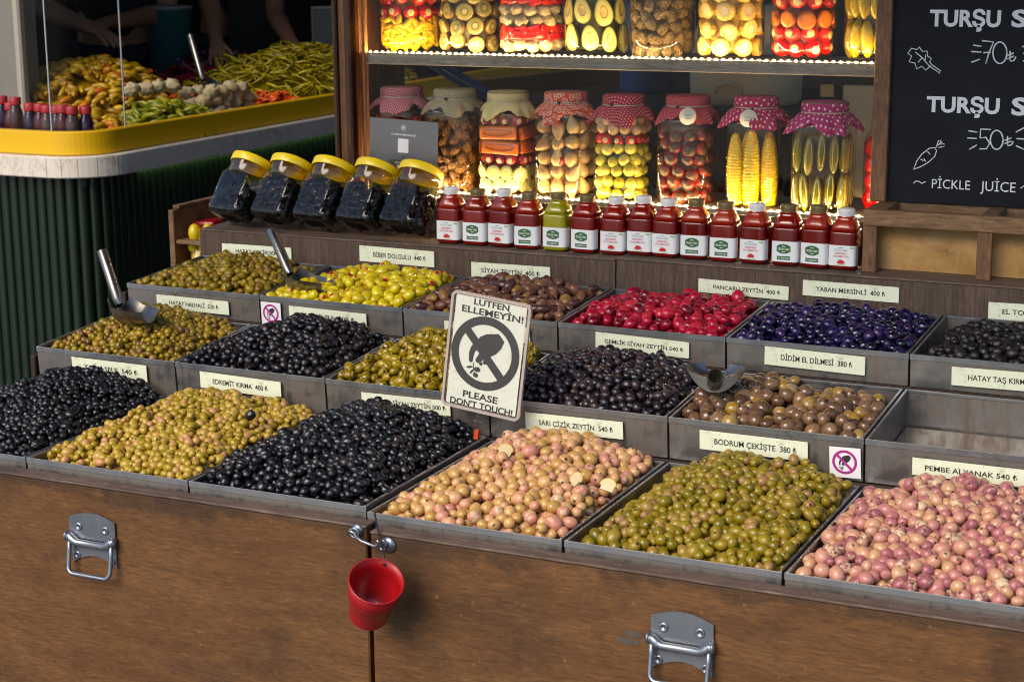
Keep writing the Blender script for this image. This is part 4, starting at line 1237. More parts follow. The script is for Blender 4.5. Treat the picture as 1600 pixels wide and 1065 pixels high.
# ---- cloths
def cloth_mat(name, kind_, c1, c2, sc):
    t = NT(name)
    c = t.coords()
    if kind_ == 'gingham':
        s = t.n('SeparateXYZ'); t.l(c, s.inputs[0])
        a = t.math('GREATER_THAN', t.math('SINE', t.math('MULTIPLY', s.outputs[0], sc)), 0)
        b = t.math('GREATER_THAN', t.math('SINE', t.math('MULTIPLY', s.outputs[1], sc)), 0)
        f = t.math('MULTIPLY', t.math('ADD', a, b), .5)
    else:
        v = t.n('TexVoronoi', feature='F1', voronoi_dimensions='2D', i_Scale=sc, i_Randomness=.0 if kind_ == 'dots' else .75)
        t.l(c, v.inputs['Vector'])
        d = v.outputs['Distance']
        f = t.math('LESS_THAN', d, .20) if kind_ == 'dots' else t.math('MULTIPLY', t.math('GREATER_THAN', d, .24), t.math('LESS_THAN', d, .40))
        if kind_ == 'plain':
            f = t.math('MULTIPLY', d, 0)
    k = t.mix(f, c1, c2)
    n = t.noise(c, 300, 3)
    t.set(Base_Color=k, Roughness=.85)
    t.bump(n, .2, .0006)
    return t.m
CL = [cloth_mat('red_gingham', 'gingham', (.50, .28, .30), (.34, .012, .035), 1100),
      cloth_mat('beige_check', 'gingham', (.46, .38, .24), (.20, .16, .09), 1300),
      cloth_mat('cream_cloth', 'plain', (.62, .52, .24), (.62, .52, .24), 100),
      cloth_mat('orange_ring_cloth', 'rings', (.58, .075, .030), (.72, .55, .45), 95),
      cloth_mat('red_dot_cloth', 'dots', (.38, .010, .030), (.72, .55, .52), 150),
      cloth_mat('crimson_dot_cloth', 'dots', (.36, .010, .030), (.68, .45, .45), 190),
      cloth_mat('pink_red_dot_cloth', 'dots', (.42, .022, .085), (.75, .60, .62), 85),
      cloth_mat('magenta_dot_cloth', 'dots', (.40, .020, .135), (.75, .60, .66), 80)]
def cloth_cover(t, R, z, mat, seed, length=.040):
    rs = random.Random(seed)
    n, ph = 96, rs.uniform(0, 6)
    rows = [(R * .02, 0, 0), (R * .6, 0, 0), (R * .93, -.0005, 0), (R, -.004, 0), (R * 1.005, -.012, .1), (R * .985, -.017, .3), (R * .97, -.0195, .3)]
    vs, oc = [], []
    s, last = 0, None
    K = 8
    a1, a2, p1, p2 = rs.randint(7, 10), rs.randint(12, 16), rs.uniform(0, 6), rs.uniform(0, 6)
    for j, (r, dz, w) in enumerate(rows):
        if last:
            s += math.hypot(r - last[0], dz - last[1])
        last = (r, dz)
        for i in range(n):
            a = 2 * math.pi * i / n
            rr = r * (1 + w * .02 * math.sin(a * a1 + p1))
            vs.append((rr * math.cos(a), rr * math.sin(a), z + dz)); oc.append((s * math.cos(a), s * math.sin(a), 0))
    s0 = s
    for j in range(1, K + 1):
        u = j / K
        for i in range(n):
            a = 2 * math.pi * i / n
            corner = abs(math.cos(2 * a + ph)) ** 2
            ln = length * (.52 + .52 * corner) + .0010 * (1 if i % 2 else -1) * (j == K)
            ruf = math.sin(a * a1 + p1) * .6 + math.sin(a * a2 + p2) * .4
            rr = R * .97 + u * ln * (.80 + .26 * ruf) * (1 - .25 * u)
            zz = z - .0195 - u * ln * (.42 + .36 * u) - .004 * u * ruf
            vs.append((rr * math.cos(a), rr * math.sin(a), zz)); oc.append(((s0 + u * ln) * math.cos(a), (s0 + u * ln) * math.sin(a), 0))
    L = len(rows) + K
    f = [(j * n + i, (j + 1) * n + i, (j + 1) * n + (i + 1) % n, j * n + (i + 1) % n) for j in range(L - 1) for i in range(n)] + [tuple(range(n))]
    m = MB(); m.add(vs, f, True, oc)
    c = m.build('cloth_cover', mat, t)
    m = MB(); m.tube([(R * .985 * math.cos(a), R * .985 * math.sin(a), z - .0190) for a in (2 * math.pi * i / 36 for i in range(36))], .0010, 5, closed=True)
    m.build('string', M['twine'], c)
    return c

# ---- pickled pieces
def disc_mat(name, stops, ang=0, rough=.3):
    t = NT(name)
    a = t.n('Attribute', attribute_name='oc').outputs['Vector']
    s = t.n('SeparateXYZ'); t.l(a, s.inputs[0])
    r = t.math('SQRT', t.math('ADD', t.math('MULTIPLY', s.outputs[0], s.outputs[0]), t.math('MULTIPLY', s.outputs[1], s.outputs[1])))
    th = t.math('ARCTAN2', s.outputs[1], s.outputs[0])
    n = t.noise(a, 4, 3)
    r = t.math('ADD', r, t.math('MULTIPLY', t.math('SUBTRACT', n, .5), .10))
    if ang:
        r = t.math('ADD', r, t.math('MULTIPLY', t.math('SINE', t.math('MULTIPLY', th, float(ang))), .045))
    k = t.ramp(r, stops)
    t.set(Base_Color=k, Roughness=rough, Coat_Weight=.3)
    return t.m
def disc_vf(r, h, n=22, ang=0, amp=0.0, dish=0.0):
    m = MB()
    prof = [(0.02 * r, h / 2 - dish), (r * .5, h / 2 - dish * .6), (r * .9, h / 2), (r, h * .34), (r, -h * .34), (r * .9, -h / 2)]
    m.lathe(prof, n)
    v = m.v
    oc = [(p[0] / r, p[1] / r, p[2] / r) for p in v]
    if amp:
        v = [(p[0] * (1 + amp * math.cos(ang * math.atan2(p[1], p[0]))), p[1] * (1 + amp * math.cos(ang * math.atan2(p[1], p[0]))), p[2]) for p in v]
    return v, m.f, oc
def mk(name, vfo, mat):
    me = mesh_from(name, vfo[0], vfo[1], True, vfo[2]); me.materials.append(mat)
    return me
F = {}
F['cherry'] = fruit('red_cherry_pepper', [(.0, (.36, .008, .010)), (.6, (.50, .014, .012)), (1, (.56, .04, .015))], (.62, .48, .24), .87, rough=.3, coat=.15, bump=.1, mott=.2)
F['cherry_dark'] = fruit('dark_cherry_pepper', [(.0, (.22, .006, .02)), (.6, (.33, .010, .03)), (1, (.42, .03, .03))], (.60, .45, .26), .87, rough=.3, coat=.15, bump=.1)
F['plumball'] = fruit('pickled_green_plum', [(.0, (.42, .36, .06)), (.6, (.52, .46, .10)), (1, (.60, .52, .16))], None, rough=.3, coat=.3, bump=.15)
F['tanball'] = fruit('tan_pickled_onion', [(.0, (.46, .30, .17)), (.6, (.54, .36, .22)), (1, (.58, .42, .28))], None, rough=.3, coat=.3)
F['tomato'] = fruit('dark_red_tomato', [(.0, (.09, .006, .008)), (.5, (.17, .014, .010)), (1, (.28, .04, .014))], (.05, .024, .010), .62, rough=.4, coat=.05, bump=.5)
F['cone'] = fruit('pickled_cone', [(.0, (.22, .085, .016)), (.5, (.36, .16, .028)), (1, (.46, .23, .05))], None, rough=.4, coat=.1, bump=1.0, bscale=9, bdist=.004, cells=(3.4, (.06, .020, .006)))
F['dcone'] = fruit('brown_nutty_pickle', [(.0, (.16, .105, .035)), (.5, (.27, .19, .07)), (1, (.36, .26, .11))], None, rough=.4, coat=.1, bump=1.0, bscale=12, bdist=.004, cells=(4.5, (.045, .030, .012)))
F['pear'] = fruit('pickled_pear', [(.0, (.36, .235, .115)), (.5, (.46, .31, .155)), (1, (.54, .39, .20))], (.05, .03, .015), .985, rough=.3, coat=.3, bump=.1)
F['cauli'] = fruit('cauliflower', [(.0, (.52, .45, .31)), (.5, (.63, .57, .43)), (1, (.70, .65, .52))], None, rough=.5, coat=.1, bump=.9, bscale=8, bdist=.004)
F['redstrip'] = fruit('red_pepper_strip', [(.0, (.40, .010, .012)), (1, (.52, .022, .016))], None, rough=.25, coat=.4, bump=.2)
F['carrot'] = fruit('carrot_slab', [(.0, (.56, .135, .010)), (1, (.64, .19, .018))], None, rough=.3, coat=.3, bump=.2)
F['ypep'] = fruit('small_yellow_pepper', [(.0, (.58, .36, .010)), (.6, (.68, .47, .016)), (1, (.72, .56, .06))], None, rough=.25, coat=.4, bump=.2)
F['cuke'] = fruit('pickled_cucumber', [(.0, (.075, .080, .012)), (.5, (.125, .125, .020)), (1, (.19, .17, .035))], None, rough=.25, coat=.4, bump=.4, bscale=6)
F['cuke_y'] = fruit('yellow_pickled_cucumber', [(.0, (.24, .20, .02)), (1, (.36, .29, .04))], None, rough=.25, coat=.4, bump=.4, bscale=6)
F['seed'] = fruit('pale_seed', [(.0, (.50, .42, .14)), (1, (.58, .50, .22))], None, rough=.4, bump=0)
F['corn'] = fruit('corn_cob', [(.0, (.60, .40, .020)), (.5, (.66, .47, .035)), (1, (.70, .53, .07))], None, rough=.25, coat=.35, bump=.05, mott=.2)
F['kiwi'] = disc_mat('kiwi_slice', [(.0, (.46, .42, .22)), (.26, (.44, .42, .20)), (.34, (.07, .07, .02)), (.44, (.17, .17, .035)), (.55, (.29, .28, .075)), (.86, (.30, .27, .08)), (.94, (.14, .085, .03)), (1, (.14, .085, .03))], 14)
F['corns'] = disc_mat('corn_slice', [(.0, (.62, .55, .40)), (.40, (.64, .57, .40)), (.48, (.42, .30, .10)), (.56, (.68, .54, .22)), (.85, (.68, .50, .12)), (1, (.56, .36, .05))], 14)
F['carrots'] = disc_mat('carrot_slice', [(.0, (.62, .22, .02)), (.5, (.60, .18, .014)), (.8, (.58, .15, .010)), (1, (.44, .09, .008))], 5)
F['gtom'] = disc_mat('green_tomato_slice', [(.0, (.46, .44, .20)), (.3, (.36, .34, .12)), (.5, (.50, .47, .22)), (.68, (.30, .28, .09)), (.82, (.48, .45, .20)), (1, (.30, .29, .08))], 6)
F['avo'] = disc_mat('avocado_half', [(.0, (.46, .38, .15)), (.34, (.50, .42, .16)), (.40, (.10, .055, .02)), (.46, (.56, .50, .20)), (.74, (.54, .51, .19)), (.90, (.36, .39, .08)), (.97, (.10, .11, .02)), (1, (.07, .07, .02))], 0)
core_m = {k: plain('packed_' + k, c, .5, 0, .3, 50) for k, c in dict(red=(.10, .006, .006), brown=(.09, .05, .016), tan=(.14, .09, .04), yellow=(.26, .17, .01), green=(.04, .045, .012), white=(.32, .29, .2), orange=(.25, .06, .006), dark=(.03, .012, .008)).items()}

def perim(hw, sq, step, off=0.0, dense=400):
    P = []
    for i in range(dense):
        a = 2 * math.pi * i / dense - math.pi / 2
        c, s = math.cos(a), math.sin(a)
        k = hw if not sq else hw / (abs(c) ** (2 + sq) + abs(s) ** (2 + sq)) ** (1 / (2 + sq))
        P.append(Vector((k * c, k * s, 0)))
    L = [0]
    for i in range(dense):
        L.append(L[-1] + (P[(i + 1) % dense] - P[i]).length)
    n = max(3, int(L[-1] / step))
    out, j = [], 0
    for k in range(n):
        d = ((k + off) % n) * L[-1] / n
        j = next(i for i in range(dense) if L[i + 1] >= d)
        p = P[j]
        tan = (P[(j + 1) % dense] - P[j - 1]).normalized()
        out.append((p.copy(), Vector((tan.y, -tan.x, 0))))
    return out
def face_rot(outward, spin=0.0, tilt=0.0):
    z = Vector(outward).normalized()
    up = Vector((0, 0, 1))
    x = up.cross(z).normalized()
    y = z.cross(x)
    Mx = Matrix((x, y, z)).transposed()
    return (Mx @ Euler((tilt, 0, spin)).to_matrix()).to_euler()
def stand_rot(outward, spin=0.0, tilt=0.0):
    z = Vector(outward).normalized()
    x = Vector((0, 0, 1)).cross(z).normalized()
    Mx = Matrix((x, -z, Vector((0, 0, 1)))).transposed()      # mesh +z up, mesh -y outward
    return (Mx @ Euler((0, tilt, 0)).to_matrix() @ Euler((0, 0, spin)).to_matrix()).to_euler()
def ring(t, name, protos, hw, sq, depth, step, zs, rs, mode='face', jit=.15, spin=True, tilt=.15, sc=.08):
    for k, z in enumerate(zs):
        for p, o in perim(hw - depth, sq, step, rs.random()):
            if o.y > .30:
                continue
            j = lambda: rs.uniform(-1, 1) * jit * step
            rot = face_rot(o + Vector((rs.uniform(-tilt, tilt), 0, rs.uniform(-tilt, tilt))), rs.uniform(0, 6.28) if spin else rs.uniform(-.25, .25)) if mode == 'face' else stand_rot(o, rs.uniform(-.3, .3), rs.uniform(-tilt, tilt))
            s = 1 + rs.uniform(-sc, sc)
            put(name, protos[rs.randrange(len(protos))], (p.x + j() * .5, p.y, z + j()), rot, (s, s, s), t)
def core(t, hw, z0, z1, mat, sq):
    m = MB(); m.lathe([(hw * .9, z0), (hw, z0 + .004), (hw, z1 - .004), (hw * .9, z1)], 24, sq=sq); m.build('packed_filling', mat, t)

def glass_jar(x, y, z, hw, h, sq, label, group, mat, rz=0.0):
    t = thing('pickle_jar', label, 'pickle jar', (x, y, z), (0, 0, rz), group)
    m = MB()
    if sq:
        prof = [(hw * .82, .0004), (hw * .95, .002), (hw, .008), (hw, h * .955), (hw * .985, h * .985), (hw * .93, h * 1.01), (hw * .80, h * 1.045), (hw * .745, h * 1.07), (hw * .735, h * 1.10), (hw * .735, h * 1.16)]
    else:
        prof = [(hw * .62, .0004), (hw * .80, .0025), (hw * .92, .009), (hw * .985, .020), (hw, .032), (hw, h * .80), (hw * .97, h * .88), (hw * .84, h * .96), (hw * .70, h), (hw * .70, h * 1.08)]
    m.lathe(prof, 48, sq=sq, cap=False)
    m.lathe([(prof[0][0], .0004), (.001, .001)], 48, sq=sq, cap=False)
    m.build('glass_body', mat, t)
    return t
rs = random.Random(11)
ball = lambda nm, r, mat, ax=(1, 1, .95), wr=0, n=12, m_=8: [mk(nm, olive_mesh(nm, [a * r for a in ax], n, m_, wr, 2.2, 5 + i, .03), mat) for i in range(2)]
LOW = 'cloth covered pickle jars on the cabinet floor'
lows = [(583, 676), (669, 756), (753, 837), (840, 929), (931, 1018), (1028, 1122), (1133, 1229), (1233, 1343)]
ll = ['jar of red cherry peppers under red gingham cloth, half hidden by the grey notice', 'jar of orange brown pickled cones under beige check cloth', 'jar of layered carrots, red peppers and green tomato slices under plain cream cloth',
      'jar of small pickled pears under orange ring patterned cloth', 'jar of yellow green and tan balls with a red pepper row, under red dotted cloth', 'jar of dark red tomatoes with a paper tag under finely dotted red cloth',
      'jar of whole yellow corn cobs with a round paper tag', 'jar of split green cucumbers under magenta dotted cloth']
JY, JZ = 1.178, .2708
jars = []
for k, (a, b) in enumerate(lows):
    x = (at(a, 230, Y=JY).x + at(b, 230, Y=JY).x) / 2
    hw = (at(b, 230, Y=JY).x - at(a, 230, Y=JY).x) / 2 / 1.17
    hw = min(.0535, max(.0500, hw))
    t = glass_jar(x, JY, JZ, hw, .163, 3.0, ll[k], LOW, M['jar_glass'], rs.uniform(-.06, .06))
    R = hw * .80
    m = MB(); m.lathe([(R * .97, .182), (R, .184), (R, .199), (R * .96, .2005), (.001, .2005)], 32, cap=False); m.build('lid', M['cap_gold'], t)
    cc = cloth_cover(t, R * 1.02, .2022 + rs.uniform(-.002, .004), CL[k], 40 + k, .040 + (.008 if k in (3, 4, 6, 7) else 0))
    if k in (3, 4, 1, 5, 6):
        m = MB(); m.ball((rs.uniform(-.008, .008), -R * 1.06, .185), .0034, 10, 7); m.build('bead', M['bead'], t)
    if k in (5, 6):
        m = MB(); m.lathe([(.0165, 0), (.0165, .0008)], 28, Matrix.Translation((.018 if k == 5 else .0, -R * 1.42, .166 + .004)) @ Matrix.Rotation(R_(75), 4, 'X')); tg = m.build('paper_tag', M['paper_tag'], t)
        m = MB(); m.text('TURŞU', 0, 0, .016, .003, 0, .0); m.flat(ellipse(0, -.006, .008, .0006, 0, 10), 0); m.build('lettering', M['lblue'], tg, (.018 if k == 5 else .0, -R * 1.42 - .0012, .172), (R_(-15), 0, 0))
    jars.append((t, hw))
S = 3.0
g = [.012 + .018 * i for i in range(9)]
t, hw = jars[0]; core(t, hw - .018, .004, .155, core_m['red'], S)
ring(t, 'cherry_pepper', ball('cherry_pepper', .0115, F['cherry_dark']), hw, S, .0125, .022, [.012 + .0205 * i for i in range(7)], rs)
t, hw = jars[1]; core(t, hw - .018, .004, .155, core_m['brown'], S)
ring(t, 'pickled_cone', ball('pickled_cone', .0110, F['cone'], (1, 1, 1.5), .16, 14, 9), hw, S, .0130, .024, [.014 + .0185 * i for i in range(8)], rs, 'stand', .3, True, 1.2)
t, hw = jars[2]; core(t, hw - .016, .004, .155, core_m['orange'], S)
ring(t, 'green_tomato_slice', [mk('green_tomato_slice', disc_vf(.0150, .007), F['gtom'])], hw, S, .006, .027, [.017, .043], rs, 'face', .12)
ring(t, 'cherry_pepper', ball('cherry_pepper', .0112, F['cherry_dark']), hw, S, .0125, .0215, [.068, .146], rs, 'face', .06)
hs = hw - .0075
sb = MB(); sb.box((-hs * .93, -.005, -.0135), (hs * .93, .005, .0135), .005, 2)
slabm = mk('carrot_slab', (sb.v, sb.f, [(a * 40, b * 40, c * 40) for a, b, c in sb.v]), F['carrot'])
cs = MB(); cs.tube([(hs * .72 * math.cos(a), -.0052, .0065 * math.sin(a)) for a in (2 * math.pi * q / 28 for q in range(28))], .0007, 5, closed=True)
corem = mk('carrot_core', (cs.v, cs.f, [(a * 40, b * 40, c * 40) for a, b, c in cs.v]), plain('dark_carrot_core', (.36, .065, .006), .4))
for z, sh in ((.0925, .002), (.1215, -.002)):
    for q in range(3):
        a = (-math.pi / 2, 0, math.pi / 2)[q]
        c_ = put('carrot_slab', slabm, (hs * math.sin(a) + (sh if q == 1 else 0), -hs * math.cos(a), z), (0, .03 * (1 if sh > 0 else -1), a), (1, 1, 1), t)
        put('carrot_core', corem, (0, 0, 0), (0, 0, 0), (1, 1, 1), c_)
t, hw = jars[3]; core(t, hw - .020, .004, .120, core_m['tan'], S)
pm = MB(); pm.lathe([(.001, -.0135), (.008, -.0125), (.0122, -.008), (.0138, -.001), (.0125, .006), (.0088, .013), (.0052, .0195), (.0034, .0235), (.001, .0245)], 16)
pear = mk('pickled_pear', (pm.v, pm.f, [(a / .014, b / .014, c / .025) for a, b, c in pm.v]), F['pear'])
for p, o in perim(hw - .0140, S, .0285):
    for j in range(5):
        if o.y < .3:
            put('pickled_pear', pear, (p.x + rs.uniform(-.003, .003), p.y, .018 + .0295 * j + rs.uniform(-.004, .004)), (rs.uniform(-.3, .3), rs.choice([0, .4, -.5, 1.9, 3.0]) + rs.uniform(-.3, .3), rs.uniform(0, 6)), (1, 1, 1), t)
put('cherry_pepper', ball('cherry_pepper', .0115, F['cherry_dark'])[0], (.004, -hw + .0125, .073), face_rot((0, -1, .1)), (1, 1, 1), t)
t, hw = jars[4]; core(t, hw - .018, .004, .15, core_m['green'], S)
ring(t, 'pickled_plum', ball('pickled_plum', .0122, F['plumball'], (1, 1, 1)), hw, S, .0130, .0232, [.013 + .0215 * i for i in range(5)], rs, 'face', .16)
ring(t, 'cherry_pepper', ball('cherry_pepper', .0112, F['cherry']), hw, S, .0125, .0225, [.117], rs, 'face', .10)
ring(t, 'pickled_onion', ball('pickled_onion', .0122, F['tanball'], (1, 1, 1)), hw, S, .0130, .0225, [.139, .156], rs, 'face', .10)
t, hw = jars[5]; core(t, hw - .018, .004, .15, core_m['dark'], S)
ring(t, 'pickled_tomato', ball('pickled_tomato', .0140, F['tomato'], (1, 1, .85)), hw, S, .0140, .0265, [.015 + .0235 * i for i in range(6)], rs, 'face', .22, True, .6)
t, hw = jars[6]
cm = MB()
nr, nl = 12, 25
vs, fs = [], []
for j in range(nl * 3 + 1):
    u = j / (nl * 3)
    env = .0185 * (math.sin(math.pi * min(1, .12 + u * .95)) ** .32) * (1 - .12 * u)
    for i in range(nr * 3):
        a = 2 * math.pi * i / (nr * 3)
        b = abs(math.cos(a * nr / 2)) ** .5 * abs(math.sin(math.pi * u * nl)) ** .5
        r = env * (.83 + .17 * b)
        vs.append((r * math.cos(a), r * math.sin(a), u * .145))
n3 = nr * 3
fs = [(j * n3 + i, j * n3 + (i + 1) % n3, (j + 1) * n3 + (i + 1) % n3, (j + 1) * n3 + i) for j in range(nl * 3) for i in range(n3)] + [tuple(range(n3))[::-1], tuple(nl * 3 * n3 + i for i in range(n3))]
cob = mk('corn_cob', (vs, fs, [(a / .02, b / .02, c / .02) for a, b, c in vs]), F['corn'])
for x, y, tl, s in ((-.030, -.027, .05, 1.0), (.0, -.031, .0, 1.05), (.033, -.022, -.03, .97), (-.018, .016, .0, 1), (.022, .018, .0, 1)):
    put('corn_cob', cob, (x, y, .005), (0, tl, rs.uniform(0, 6)), (s, s, s), t)
t, hw = jars[7]
ce = olive_mesh('x', (.0092, .0085, .036), 14, 12, .04, 2, 3, .0)
cuke = mk('split_cucumber', ce, F['cuke'])
sm_ = MB()
for i in range(26):
    u = -1 + 2 * i / 25
    for sd in (-1, 1):
        sm_.cur_rnd = random.random()
        sm_.ball((sd * .0045 * (1 - u * u) ** .5 + random.uniform(-.0006, .0006), -.0084 * math.sqrt(max(.05, 1 - (u * .80) ** 2)), u * .027), .00105, 6, 4)
seeds = mk('seed_row', (sm_.v, sm_.f, sm_.oc), F['seed'])
core(t, hw - .026, .004, .14, core_m['dark'], S)
for j, z in enumerate((.037, .108)):
    for p, o in perim(hw - .0105, S, .0225, .3 * j):
        if o.y < .3:
            c_ = put('split_cucumber', cuke, (p.x, p.y, z + rs.uniform(-.006, .006)), stand_rot(o, rs.uniform(-.4, .4), rs.uniform(-.14, .14)), (1, 1, 1), t)
            s_ = put('seed_row', seeds, (0, 0, 0), (0, 0, 0), (1, 1, 1), c_); s_['kind'] = 'stuff'
# the narrow jar at the cabinet's right end
x = at(1362, 250, Y=1.20).x + .022
t = glass_jar(x, 1.215, JZ, .040, .150, 0, 'jar of red peppers cut off by the chalkboard frame', LOW, M['jar_glass'])
core(t, .026, .004, .13, core_m['red'], 0)
ring(t, 'red_pepper', ball('red_pepper', .014, F['redstrip'], (1, 1, 1.5), .08), .040, 0, .014, .026, [.02, .052, .084, .116], rs, 'stand', .1)

UP = 'tall pickle jars on the upper shelf'
ups = [(597, 688), (690, 781), (783, 882), (882, 982), (985, 1086), (1091, 1195), (1204, 1309), (1318, 1425)]
ul = ['upper shelf jar of small yellow peppers under red cherry peppers', 'upper shelf jar of kiwi slices', 'upper shelf jar of white cauliflower with red pepper layers', 'upper shelf jar of avocado halves',
      'upper shelf jar of brown knobbly pickles', 'upper shelf jar of sliced corn cobs', 'upper shelf jar of carrot slices and red peppers', 'upper shelf jar of cucumbers beside the chalkboard']
UY = 1.188
uj = []
for k, (a, b) in enumerate(ups):
    x0, x1 = at(a, 40, Y=UY).x, at(b, 40, Y=UY).x
    hw = (x1 - x0) / 2 * .955
    t = glass_jar((x0 + x1) / 2, UY, SZ1, hw, .215, 0, ul[k], UP, M['brine_glass'])
    m = MB(); m.lathe([(hw * .74, .222), (hw * .76, .224), (hw * .76, .240), (.001, .242)], 32, cap=False); m.build('lid', M['cap_gold'], t)
    uj.append((t, hw))
t, hw = uj[0]; core(t, hw - .020, .012, .18, core_m['yellow'], 0)
ym = MB(); ym.tube([(0, 0, -.015), (.001, 0, -.010), (.0015, 0, 0), (0, 0, .009), (-.0025, 0, .014)], [.002, .0055, .0068, .0055, .002], 10)
yp = mk('yellow_pepper', (ym.v, ym.f, [tuple(c / .012 for c in p) for p in ym.v]), F['ypep'])
ring(t, 'yellow_pepper', [yp], hw - .005, 0, .013, .0140, [.013], rs, 'stand', .3, True, 1.5)
ring(t, 'yellow_pepper', [yp], hw, 0, .0100, .0150, [.022, .032, .042, .051, .060], rs, 'stand', .3, True, 1.6)
ring(t, 'cherry_pepper', ball('cherry_pepper', .0150, F['cherry']), hw, 0, .0150, .0290, [.079, .107, .135, .163], rs, 'face', .10)
t, hw = uj[1]; core(t, hw - .014, .012, .18, core_m['green'], 0)
ring(t, 'kiwi_slice', [mk('kiwi_slice', disc_vf(.0172, .012), F['kiwi'])], hw, 0, .010, .0345, [.022, .053, .084, .115, .146], rs, 'face', .12, True, .25)
t, hw = uj[2]; core(t, hw - .016, .012, .18, core_m['white'], 0)
ring(t, 'cauliflower_floret', ball('cauliflower_floret', .0150, F['cauli'], (1, 1, .8), .18, 16, 11), hw, 0, .0150, .025, [.018, .067, .086, .135, .155], rs, 'stand', .12, True, .5)
rm = MB(); rm.box((-.013, -.004, -.009), (.013, .004, .009), .003, 2)
rst = mk('red_pepper_strip', (rm.v, rm.f, [tuple(c * 60 for c in p) for p in rm.v]), F['redstrip'])
ring(t, 'red_pepper_strip', [rst], hw, 0, .0070, .024, [.037, .048, .106, .118], rs, 'stand', .10, True, .35)
t, hw = uj[3]; core(t, hw - .022, .012, .18, core_m['green'], 0)
av, af = sphere_vf(20, 12)
aoc, avv = [], []
for p in av:
    q = Vector(p)
    rr = math.hypot(q.x, q.y)
    eg = 1 - .20 * q.y
    z = q.z * .013 if q.z < 0 else q.z * .0025 - (.004 * max(0, 1 - rr / .38) if rr < .38 else 0)
    avv.append((q.x * .0178 * eg, q.y * .0270, z)); aoc.append((q.x * (1 if q.z >= 0 else 1.3), q.y * (1 if q.z >= 0 else 1.3), q.z) if q.z > -.2 else (q.x / max(rr, .01), q.y / max(rr, .01), q.z))
avo = mk('avocado_half', (avv, af, aoc), F['avo'])
ring(t, 'avocado_half', [avo], hw, 0, .006, .0375, [.034, .086, .138], rs, 'face', .06, False, .10)
t, hw = uj[4]; core(t, hw - .018, .012, .18, core_m['brown'], 0)
ring(t, 'knobbly_pickle', ball('knobbly_pickle', .0125, F['dcone'], (1, 1, 1.25), .16, 16, 11), hw, 0, .0130, .0235, [.017, .038, .059, .080, .101, .122, .143], rs, 'stand', .25, True, 1.0)
t, hw = uj[5]; core(t, hw - .014, .012, .18, core_m['yellow'], 0)
ring(t, 'corn_slice', [mk('corn_slice', disc_vf(.0178, .016, 42, 14, .035, .001), F['corns'])], hw, 0, .011, .0360, [.022, .054, .087, .119, .150], rs, 'face', .10, True, .2)
t, hw = uj[6]; core(t, hw - .018, .012, .18, core_m['red'], 0)
ring(t, 'cherry_pepper', ball('cherry_pepper', .0158, F['cherry']), hw, 0, .0155, .0300, [.021, .047], rs, 'face', .12)
ring(t, 'carrot_slice', [mk('carrot_slice', disc_vf(.0165, .010), F['carrots'])], hw, 0, .0085, .0345, [.077], rs, 'face', .14)
ring(t, 'cherry_pepper', ball('cherry_pepper', .0158, F['cherry']), hw, 0, .0155, .0300, [.106, .134, .160], rs, 'face', .12)
t, hw = uj[7]; core(t, hw - .022, .012, .18, core_m['green'], 0)
ring(t, 'pickled_cucumber', ball('pickled_cucumber', .0125, F['cuke_y'], (1, 1, 2.7), .06, 14, 11), hw, 0, .0125, .0235, [.040, .108, .160], rs, 'stand', .15, True, .12)

# ------------------------------------------------------------------ grey notice in front of the cabinet
q0, q1, q2, q3 = (at(*p, Y=1.078) for p in ((572, 182), (679, 192), (677, 275), (572, 262)))
nw, nh = (q1 - q0).length, .125
t = thing('metal_notice', 'brushed grey metal notice of the ministry standing before the gingham covered jar', 'notice', ((q0.x + q1.x) / 2, 1.076, .2016), (R_(-1), R_(2.0), 0))
top = (q0.z + q1.z) / 2 - .2016
m = MB(); m.box((-nw / 2, 0, 0), (nw / 2, .0016, top), .0004)
bm_ = steel('brushed_notice_metal', (.17, .17, .18), .34, .0, (2, 2, 90))
m.build('plate', bm_, t)
m = MB(); ring_flat(m, (0, top - .016), .0048, .0058, -.0006, 28); m.flat(ellipse(0, top - .016, .0026, .0022), -.0006); m.text('T.C. TARIM VE ORMAN BAKANLIĞI', 0, top - .030, .056, .0036, -.0006, .03); m.build('lettering', M['white'], t)
m = MB(); m.prism(rrect(-.012, top - .066, .012, top - .038, .002), .0004); m.build('white_panel', M['white'], t, (0, -.0007, 0))
dk = plain('brown_grey_banner', (.055, .048, .040), .5)
m = MB()
for k in range(2):
    z = top - .0705 - k * .004
    m.flat([(-.003, z), (0, z - .0025), (.003, z), (.003, z - .0012), (0, z - .0038), (-.003, z - .0012)], -.0006)
m.flat([(-.028, top - .081), (.028, top - .081), (.033, top - .089), (.025, top - .089), (.025, top - .110), (-.025, top - .110), (-.025, top - .089), (-.033, top - .089)], -.0006)
m.build('banner', dk, t)
m = MB(); m.text('QR KODU', 0, top - .0935, .027, .0052, -.0009, .03); m.text('Ürün Sorgulama', 0, top - .0860, .034, .0024, -.0009); m.text('okutunuz', 0, top - .101, .022, .0024, -.0009); m.build('lettering', M['white'], t)

